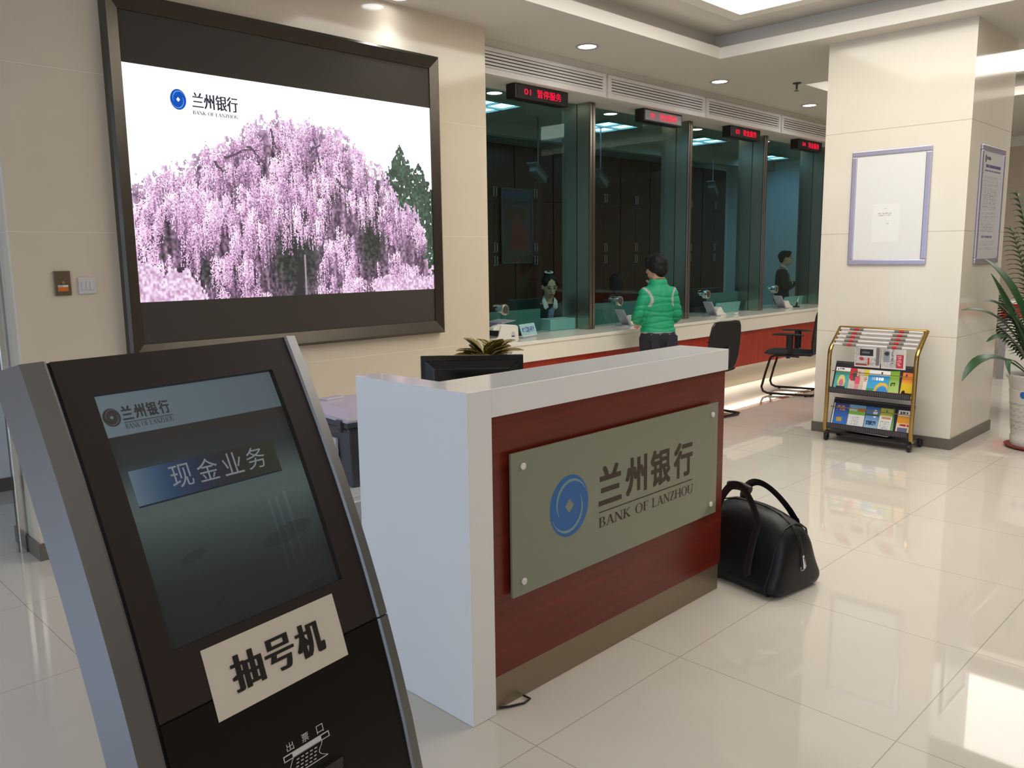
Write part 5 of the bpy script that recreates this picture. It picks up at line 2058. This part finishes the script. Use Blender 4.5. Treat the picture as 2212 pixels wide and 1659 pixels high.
def teller(label, loc, rz, seated, head_pitch, head_yaw, bun, glasses):
    t = thing('person', label, 'person', loc, rz)
    b = MB()
    zo = .57 if seated else .80
    hcz = zo + .64
    hc_ = (0, .045, hcz)
    P_, e_ = head_into(b, hc_, head_yaw, .98, head_pitch)
    limb(b, [(0, -.005, zo + .40), (0, .0, zo + .49), (0, .028, zo + .59)], [.06, .05, .047])
    b.loft([oval(0, 0, zo + z, rx, ry) for z, rx, ry in ((0, .15, .10), (.15, .13, .085), (.30, .145, .088), (.42, .155, .082), (.47, .10, .06))])
    for sg in (-1, 1):
        if seated:
            limb(b, [(sg * .165, -.005, zo + .43), (sg * .215, .02, zo + .22), (sg * .20, .10, zo + .19), (sg * .10, .27, zo + .30)], [.05, .043, .04, .028])
            hand(b, (sg * .098, .273, zo + .302), (-sg * .4, 1, .1), (0, .2, 1), .9, .5, sg)
        else:
            limb(b, [(sg * .165, -.005, zo + .43), (sg * .21, .01, zo + .22), (sg * .19, .07, zo + .19), (-sg * .01, .165 + .02 * sg, zo + .25)], [.05, .043, .04, .028])
            hand(b, (-sg * .012, .166 + .02 * sg, zo + .251), (-sg, .1, .1), (0, 1, .1), .9, .4, sg)
        if seated:
            limb(b, [(sg * .085, .0, .62), (sg * .10, .40, .62), (sg * .10, .40, .09)], [.085, .062, .04])
        else:
            limb(b, [(sg * .085, 0, .84), (sg * .088, .01, .46), (sg * .09, -.01, .09)], [.085, .055, .038])
        fy = .40 if seated else 0
        b.tube([(sg * .10, fy - .04, .035), (sg * .10, fy + .06, .03), (sg * .10, fy + .14, .022)], [.03, .034, .02], 10)
    remeshed(b, 'body', 'skin_pale', t, .008, 3)
    j = MB()
    j.loft([oval(0, y, zo + z, rx, ry) for z, rx, ry, y in ((-.02, .172, .125, 0), (.12, .155, .108, 0), (.28, .165, .106, 0), (.40, .175, .098, -.005), (.455, .13, .078, -.005), (.475, .085, .058, -.01))])
    for sg in (-1, 1):
        if seated:
            limb(j, [(sg * .160, -.005, zo + .418), (sg * .218, .02, zo + .22), (sg * .203, .10, zo + .19), (sg * .115, .24, zo + .285)], [.066, .056, .055, .042])
        else:
            limb(j, [(sg * .160, -.005, zo + .418), (sg * .212, .01, zo + .22), (sg * .193, .07, zo + .19), (sg * .01, .158 + .02 * sg, zo + .245)], [.066, .056, .055, .044])
        if seated:
            limb(j, [(sg * .085, .0, .615), (sg * .10, .40, .62), (sg * .10, .40, .12)], [.10, .076, .055])
        else:
            limb(j, [(sg * .088, -.01, .82), (sg * .092, .01, .46), (sg * .094, -.01, .10)], [.10, .068, .056])
    remeshed(j, 'uniform', 'uniform_navy', t, .010, 4)
    if seated:
        s_ = MB()
        s_.lathe([(.001, .001), (.22, .001), (.22, .03), (.03, .06), (.03, .44), (.20, .45), (.21, .485), (.001, .495)], seg=24)
        st_ = s_.obj('stool', 'black_plastic', None, smooth=40, loc=(loc[0], loc[1], 0))
        tag(st_, 'dark round stool under the seated teller behind the first glass', 'stool')
    c = MB()
    for sg in (-1, 1):
        pts = [(0.0 + sg * .012, .083, zo + .36), (sg * .075, .088, zo + .43), (sg * .082, .045, zo + .495), (sg * .05, -.03, zo + .53), (0, -.055, zo + .535)]
        inn = [(0.0 + sg * .006, .088, zo + .37), (sg * .030, .080, zo + .46), (sg * .052, .040, zo + .53), (sg * .035, -.02, zo + .555), (0, -.045, zo + .56)]
        for k in range(4):
            a, b_, c_, d_ = pts[k], pts[k + 1], inn[k + 1], inn[k]
            off = Vector((0, -.004, -.004))
            vs = [Vector(a), Vector(b_), Vector(c_), Vector(d_)]
            c.add(vs + [v + off for v in vs], [(0, 1, 2, 3), (4, 5, 6, 7), (0, 1, 5, 4), (1, 2, 6, 5), (2, 3, 7, 6), (3, 0, 4, 7)])
    c.obj('collar', 'shirt_white', t)
    sc_ = MB()
    sc_.tube([(-.03, .088, zo + .42), (0, .102, zo + .39), (.012, .108, zo + .33), (.0, .118, zo + .25)], [.012, .022, .02, .026], 10, flat=(1.4, .5), up=(1, 0, 0))
    sc_.obj('neck_scarf', 'scarf_blue', t, smooth=True)
    h = MB()
    Rq = Matrix.Rotation(head_yaw, 3, 'Z') @ Matrix.Rotation(head_pitch, 3, 'X')
    Q_ = lambda x, y, z: Vector(hc_) + Rq @ Vector((x, y, z))
    h.ball(Q_(0, -.024, .036), (.082, .098, .090), 18, e_)
    h.ball(Q_(0, -.058, -.01), (.066, .05, .06), 14, e_)
    for sg in (-1, 1):
        h.ball(Q_(sg * .058, .012, .055), (.026, .06, .045), 12, e_)
    if bun:
        h.ball(Q_(0, -.075, .105), (.045, .045, .042), 14, e_)
    else:
        h.ball(Q_(0, .04, .082), (.066, .048, .036), 14, e_)
    remeshed(h, 'hair', 'hair_black', t, .007, 3)
    if bun:
        hb = MB()
        hb.tube([Q_(.04 * math.cos(a), -.06 + .03 * math.sin(a), .135) for a in np.linspace(0, 2 * PI, 14, endpoint=False)], .008, 8, closed=True)
        hb.obj('hair_band', 'shirt_white', t, smooth=True)
    ee = MB()
    for sg in (-1, 1):
        ee.ball(P_(sg * .030, .080, .006), (.012, .008, .006), 10, e_)
        ee.tube([P_(sg * .016, .088, .030), P_(sg * .034, .086, .034), P_(sg * .050, .074, .028)], .0035, 6)
    ee.obj('eyes', 'ink_black', t)
    lp = MB()
    lp.tube([P_(-.02, .090, -.058), P_(0, .099, -.056), P_(.02, .090, -.058)], [.003, .006, .003], 8)
    lp.obj('lips', 'saucer_red', t, smooth=True)
    if glasses:
        g = MB()
        for sg in (-1, 1):
            g.tube([P_(sg * .033 + .025 * math.cos(a), .100 - .012 * abs(math.cos(a)), .006 + .017 * math.sin(a)) for a in np.linspace(0, 2 * PI, 18, endpoint=False)], .0016, 6, closed=True)
            g.tube([P_(sg * .058, .088, .010), P_(sg * .074, .04, .010), P_(sg * .078, -.005, .006)], .0016, 6)
        g.tube([P_(-.008, .100, .010), P_(.008, .100, .010)], .0016, 6)
        g.obj('glasses', 'pad_grey', t, smooth=True)
    return t


teller('person in navy uniform and glasses seated with head bowed behind the first window', (6.36, 5.80, 0), R(150), True, R(-16), R(0), True, True)
teller('person in navy uniform standing sideways behind the fourth window', (12.25, 6.2, 0), R(-150), False, R(2), R(0), False, False)
# dim figure further back in the second window
dm = MB()
dm.ball((0, 0, 1.16), (.085, .095, .115), 16)
limb(dm, [(0, 0, .95), (0, 0, 1.1)], [.06, .055])
dm.loft([oval(0, 0, z, rx, ry) for z, rx, ry in ((.40, .2, .14), (.60, .18, .12), (.85, .22, .12), (.95, .16, .09), (.99, .08, .06))])
for sg in (-1, 1):
    limb(dm, [(sg * .2, 0, .90), (sg * .26, .05, .68), (sg * .2, .25, .66)], [.065, .06, .045])
    limb(dm, [(sg * .1, .02, .45), (sg * .1, .38, .45), (sg * .1, .38, .04)], [.09, .07, .05])
pd = thing('person', 'dim person in dark clothes seated far behind the second window', 'person', (8.75, 6.75, 0), R(160))
remeshed(dm, 'body', 'brown_coat', pd, .012, 4)
hb = MB()
hb.ball((0, -.02, 1.19), (.094, .10, .10), 16)
hb.ball((0, -.05, 1.12), (.085, .06, .09), 14)
remeshed(hb, 'hair', 'hair_black', pd, .01, 3)

# ================================================================== things on the teller counter
CT = CNZ + .0005
mc = thing('money_counter', 'white banknote counting machine on the counter beside the wall edge', 'machine', (4.76, 4.93, CT), R(-4))
bodyp = [(-.13, .0), (.12, .0), (.125, .02), (.12, .12), (.105, .135), (-.02, .15), (-.10, .14), (-.13, .125), (-.135, .105), (-.06, .10), (-.04, .085), (-.04, .055), (-.06, .042), (-.13, .03)]
for y0, y1 in ((-.14, -.125), (.125, .14)):
    MB().prism([(-.13, 0), (.12, 0), (.128, .02), (.122, .12), (.105, .135), (-.02, .15), (-.06, .14), (-.075, .10), (-.09, .05), (-.13, .03)], (0, y0, 0), X_, Z_, (0, y1 - y0, 0)).obj('side_cheek', 'machine_white', mc, bev=.004)
MB().prism(bodyp, (0, -.124, 0), X_, Z_, (0, .248, 0)).obj('body', 'machine_white', mc, bev=.003)
MB().obox((-.085, 0, .146), (.075, .16, .006), (0, R(-12), 0)).obj('key_panel', 'machine_blue', mc)
MB().box(-.05, -.041, -.12, .12, .044, .098).obj('note_slot', 'machine_dark', mc)
ho = MB()
ho.obox((.05, 0, .163), (.13, .22, .006), (0, R(-8), 0))
ho.obox((-.01, 0, .150), (.02, .2, .02))
ho.obj('hopper', 'pad_grey', mc, bev=.002)
MB().obox((-.10, .09, .175), (.012, .055, .055), (0, R(-15), 0)).obj('display', 'machine_white', mc, bev=.004)
MB().obox((-.107, .09, .176), (.003, .036, .03), (0, R(-15), 0)).obj('display_glass', 'machine_dark', mc)
em = MB()
em.add([(.065 + .020 * math.cos(a), -.1405, .062 + .022 * math.sin(a)) for a in np.linspace(0, 2 * PI, 20, endpoint=False)], [tuple(range(20))])
em.obj('round_badge', 'lid_lavender', mc)
MB().box(.047, .083, -.1412, -.1408, .040, .052).obj('badge_ribbon', 'machine_blue', mc)

teal = mat('teal_board', (158, 200, 204), 0.45)
ts = thing('counter_sign', 'tilted pale teal paused service sign at the first teller window', 'sign', (5.27, 5.09, CT), R(12))
mb = MB()
mb.add([(-.125, -.055, 0.0), (.125, -.055, 0.0), (.125, -.02, .105), (-.125, -.02, .105), (-.125, -.050, 0.0), (.125, -.050, 0.0), (.125, -.016, .105), (-.125, -.016, .105)],
       [(0, 1, 2, 3), (4, 5, 6, 7), (0, 1, 5, 4), (1, 2, 6, 5), (2, 3, 7, 6), (3, 0, 4, 7)])
mb.obj('board', 'teal_board', ts)
mb = MB()
mb.add([(-.125, .040, 0.0), (.125, .040, 0.0), (.125, -.012, .104), (-.125, -.012, .104), (-.125, .044, 0.0), (.125, .044, 0.0), (.125, -.010, .105), (-.125, -.010, .105)],
       [(0, 1, 2, 3), (4, 5, 6, 7), (0, 1, 5, 4), (1, 2, 6, 5), (2, 3, 7, 6), (3, 0, 4, 7)])
mb.obj('rear_board', 'teal_board', ts)
t = MB()
ay_ = Vector((0, .035, .105)).normalized()
for k, ch_ in enumerate('本窗口暂停服务'):
    put_text(t, ch_, Vector((-.104 + .030 * k, -.0552, 0)) + ay_ * .034, X_, ay_, .0265, .050, bold=.03)
t.obj('lettering', 'text_blue', ts)
np_ = thing('note_pad', 'thin grey tray lying under the paused service sign', 'tray', (5.17, 4.965, CT), R(12))
MB().box(-.12, .13, -.035, .035, 0, .012).obj('body', 'pad_grey', np_, bev=.003)
MB().box(-.10, .11, -.025, .025, .012, .014).obj('paper', 'paper_white', np_)
tb = thing('tissue_box', 'plain pale box behind the glass in front of the seated teller', 'box', (5.95, 5.29, CT), R(-6))
MB().box(-.19, .19, -.09, .09, 0, .105).obj('carton', 'teal_board', tb, bev=.004)
MB().box(-.10, .10, -.012, .012, .1045, .108).obj('lid_flap', 'paper_white', tb)

sl_ = ['chrome speaking port on the first teller window', 'chrome speaking port on the glass left of the green jacket customer', 'chrome speaking port on the third teller window',
       'chrome speaking port on the fourth teller window']
for i, x in enumerate((5.04, 6.67, 8.31, 9.94)):
    mp_ = thing('speaking_port', sl_[i], 'speaking port', (x, GY, 1.065), 0, 'chrome speaking ports on the teller glass')
    a = MB()
    a.tube([(0, -.0005, 0), (0, -.045, 0), (0, -.058, 0), (0, -.060, 0)], [.046, .050, .048, .040], 28)
    a.obj('housing', 'chrome', mp_, smooth=40)
    a = MB()
    a.tube([(0, -.0602, 0), (0, -.0615, 0)], [.034, .030], 24)
    a.obj('grille', 'grille_metal', mp_)
    a = MB()
    a.tube([(0, .0125, 0), (0, .05, 0)], .018, 16)
    a.obj('stem', 'chrome', mp_, smooth=40)
    a = MB()
    a.tube([(.004, -.004, -.046), (.004, -.003, -.14), (.004, -.003, -.236)], .0022, 6)
    a.obj('cable', 'grille_metal', mp_)

stl = ['slanted grey display stand beside the green jacket customer', 'slanted grey display stand at the third teller window', 'slanted grey display stand at the fourth teller window']
rdl = ['cream humped card reader beside the green jacket customer', 'cream humped card reader at the third teller window', 'cream humped card reader at the fourth teller window']
for i, x in enumerate((6.60, 8.22, 9.86)):
    s = thing('display_stand', stl[i], 'stand', (x, 5.0, CT), R(-12), 'slanted display stands on the teller counter')
    MB().box(-.07, .10, -.055, .055, 0, .010).obj('base', 'pad_grey', s, bev=.003)
    MB().obox((-.018, 0, .085), (.016, .13, .185), (0, R(-32), 0)).obj('screen_plate', 'pad_grey', s, bev=.003)
    MB().obox((-.028, 0, .090), (.002, .11, .155), (0, R(-32), 0)).obj('screen', 'frame_silver', s)
    MB().obox((-.060, 0, .140), (.003, .085, .02), (0, R(-32), 0)).obj('display', 'machine_dark', s)
    a = MB()
    a.prism([(.03, .008), (.085, .008), (-.01, .105)], (0, -.02, 0), X_, Z_, (0, .04, 0))
    a.obj('strut', 'grille_metal', s)
    c = thing('card_reader', rdl[i], 'card reader', (x + .205, 5.05, CT), R(-12), 'cream card readers on the teller counter')
    pf_ = [(-.085, 0), (.105, 0), (.10, .012), (.055, .035), (.035, .060), (.020, .085), (.005, .094), (-.02, .090), (-.055, .060), (-.078, .022)]
    a = MB()
    a.prism(pf_, (0, -.055, 0), X_, Z_, (0, .11, 0))
    a.obj('shell', 'machine_white', c, bev=.006)
    a = MB()
    a.obox((.047, 0, .054), (.004, .07, .05), (0, R(-32 - 180 + 180), 0))
    a.obj('keypad', 'pad_grey', c)
mb = MB()
mb.tube([(8.50, 4.90, CT + .006), (8.58, 4.93, CT + .008), (8.66, 4.93, CT + .008)], [.008, .013, .011], 10)
mb2 = thing('stamp_pen', 'small white pen lying on the counter right of the third card reader', 'pen', (8.60, 4.90, CT + .011))
MB().tube([(-.09, -.02, 0), (-.02, 0, 0), (.06, .015, 0)], [.006, .010, .010], 10).obj('barrel', 'paper_white', mb2, smooth=True)
MB().tube([(.061, .0152, 0), (.10, .022, 0)], [.009, .006], 10).obj('cap', 'black_plastic', mb2, smooth=True)
ph_ = thing('pen_stand', 'black pen stand with a steel pen at the fourth teller window', 'pen stand', (10.26, 4.98, CT))
MB().lathe([(.001, 0), (.045, 0), (.042, .012), (.015, .018), (.012, .03), (.001, .03)], seg=20).obj('base', 'black_plastic', ph_, smooth=40)
MB().tube([(0, 0, .025), (.012, -.004, .06)], [.012, .011], 10).obj('holder', 'black_plastic', ph_, smooth=40)
MB().tube([(.012, -.004, .06), (.035, -.012, .135)], [.008, .006], 10).obj('pen', 'chrome', ph_, smooth=40)
tl = ['pale teal board behind the glass at the third teller window', 'pale teal board behind the glass at the fourth teller window']
for i, x in enumerate((8.98, 10.70)):
    b_ = thing('counter_board', tl[i], 'board', (x, 5.24, CT))
    MB().obox((0, 0, .058), (.56, .008, .115), (R(12), 0, 0)).obj('board', 'teal_board', b_)
    MB().obox((0, .04, .035), (.30, .006, .072), (R(-30), 0, 0)).obj('foot', 'teal_board', b_)

# teller side of the glass
ml = ['dark monitor seen from behind at the first teller desk', 'dark monitor seen from behind left of the green jacket customer', 'dark monitor seen from behind at the third teller desk']
for i, (x, wd, zc) in enumerate(((5.65, .38, 1.02), (7.22, .50, 1.01), (8.83, .58, 1.01))):
    m_ = thing('teller_monitor', ml[i], 'monitor', (x, 5.46, CT), R(-4), 'monitors behind the teller glass')
    zz = zc - CT
    MB().box(-wd / 2, wd / 2, -.012, .02, zz - .13, zz + .10).obj('panel', 'monitor_navy', m_, bev=.004)
    MB().box(-.03, .03, .0205, .04, .012, zz).obj('stand_neck', 'black_plastic', m_)
    MB().box(-.11, .11, -.05, .10, 0, .012).obj('stand_base', 'black_plastic', m_, bev=.003)
al = ['teal acrylic screen low behind the first teller window', 'teal acrylic screen low behind the second teller window', 'teal acrylic screen low behind the third teller window']
for i, (x0, x1, h_) in enumerate(((4.95, 5.70, .21), (6.45, 7.30, .215), (8.6, 9.33, .235))):
    a_ = thing('acrylic_screen', al[i], 'screen', ((x0 + x1) / 2, 5.30, CT), 0, 'acrylic screens behind the teller glass')
    MB().box((x0 - x1) / 2, (x1 - x0) / 2, 0, .006, 0.0, h_).obj('sheet', 'teal_acrylic', a_)

cb0 = thing('wall_cupboard', 'dark brown cupboard with steel bar handles along the teller room back wall', 'cupboard', (6.25, 7.20, 0), 0, 'cupboards along the teller room back wall')
MB().box(-.34, .34, .02, .38, 0.001, 2.85).obj('body', 'dark_cabinet_wood', cb0)
for z0, z1, zh in ((.10, 1.555, 1.47), (1.56, 2.195, 1.63), (2.20, 2.84, 2.29)):
    for sg in (-1, 1):
        dd = MB().box(min(sg * .002, sg * .338), max(sg * .002, sg * .338), 0, .0195, z0, z1).obj('door', 'dark_cabinet_wood', cb0)
        hx_ = sg * .022
        hd = MB()
        hd.tube([(hx_, -.001, zh - .055), (hx_, -.022, zh - .05), (hx_, -.022, zh + .05), (hx_, -.001, zh + .055)], .006, 8)
        hd.obj('handle', 'pad_grey', dd, smooth=True)
for k in range(1, 9):
    dup(cb0, (6.25 + .70 * k, 7.20, 0))
ps = thing('teller_room_poster', 'dim framed poster on the cupboards behind the first window', 'poster', (7.30, 7.165, 1.885))  # poster object stands in for a dim reflection in the teller glass
fr_ = MB()
for (x0, x1, z0, z1) in ((-.27, .27, -.45, -.43), (-.27, .27, .43, .45), (-.27, -.25, -.43, .43), (.25, .27, -.43, .43)):
    fr_.box(x0, x1, -.008, .006, z0, z1)
fr_.obj('frame', 'grille_metal', ps)
im = np.ones((60, 34, 3)) * C3(70, 56, 58)
rect(im, 0, 0, 1, .14, (60, 60, 84))
textlines(im, .4, .16, .9, .2, 1, (40, 36, 44), .9, 1)
rect(im, .1, .26, .8, .42, (80, 40, 34))
disc(im, .5, .56, .22, (96, 50, 40))
disc(im, .55, .72, .28, (110, 34, 28))
rect(im, .05, .84, .95, .97, (74, 60, 54))
picture('print', im, (-.25, -.001, -.43), (1, 0, 0), (0, 0, 1), .50, .86, 'print_matte', ps)

tl_ = ['blue white ceiling troffer behind the fourth teller window', 'blue white ceiling troffer behind the first teller window', 'blue white ceiling troffer behind the second teller window', 'blue white ceiling troffer behind the third teller window']
for i, (x, y) in enumerate(((12.1, 6.5), (5.75, 6.12), (7.72, 6.15), (9.62, 6.12))):  # first troffer is added to brighten the end wall
    t_ = thing('ceiling_troffer', tl_[i], 'ceiling light', (x, y, 3.0), 0, 'troffer lights in the teller room')
    fr_ = MB()
    for (x0, x1, y0, y1) in ((-.30, .30, -.30, -.275), (-.30, .30, .275, .30), (-.30, -.275, -.275, .275), (.275, .30, -.275, .275), (-.275, .275, -.01, .01), (-.01, .01, -.275, -.01), (-.01, .01, .01, .275)):
        fr_.box(x0, x1, y0, y1, -.03, -.0005)
    fr_.obj('frame', 'inner_ceiling', t_)
    MB().box(-.275, .275, -.275, .275, -.012, -.0008).obj('diffuser', 'troffer_glow', t_)
il = ['small round lamp in the teller room ceiling behind the sign 01', 'small round lamp in the teller room ceiling near sign 02', 'small round lamp in the teller room ceiling near sign 03', 'small round lamp in the teller room ceiling near sign 04']
for i, (x, y) in enumerate(((5.45, 5.62), (7.15, 5.62), (8.80, 5.62), (10.45, 5.62))):
    d = thing('teller_room_lamp', il[i], 'ceiling light', (x, y, 3.0), 0, 'small lamps in the teller room ceiling')
    MB().lathe([(.001, -.006), (.07, -.006), (.07, -.0008), (.001, -.0008)], seg=24).obj('lamp', 'inner_lamp_glow', d)
    a = MB()
    a.lathe([(.0705, -.001), (.09, -.001), (.088, -.008), (.072, -.008)], seg=24, caps=False)
    a.obj('trim_ring', 'lamp_trim', d, smooth=True)
cl_ = ['hanging security camera behind the first teller window', 'hanging security camera behind the second teller window', 'hanging security camera behind the third teller window']
for i, (x, y) in enumerate(((6.65, 6.2), (7.71, 6.2), (10.15, 6.2))):
    c = thing('security_camera', cl_[i], 'camera', (x, y, 3.0), 0, 'security cameras on ceiling rods')
    MB().cyl((0, 0, -.0008), (0, 0, -.012), .05, 18).obj('ceiling_plate', 'pad_grey', c)
    MB().cyl((0, 0, -.012), (0, 0, -.55), .009, 10).obj('rod', 'cam_grey', c, smooth=True)
    a = MB()
    a.obox((-.02, -.02, -.61), (.30, .09, .085), (0, R(20), R(20)))
    a.obj('housing', 'cam_grey', c, bev=.012)
    a = MB()
    a.obox((-.04, -.03, -.572), (.36, .11, .008), (0, R(20), R(20)))
    a.obj('sun_shield', 'cam_grey', c)
    MB().obox((.125, .03, -.66), (.012, .06, .06), (0, R(20), R(20))).obj('lens', 'black_gloss', c)
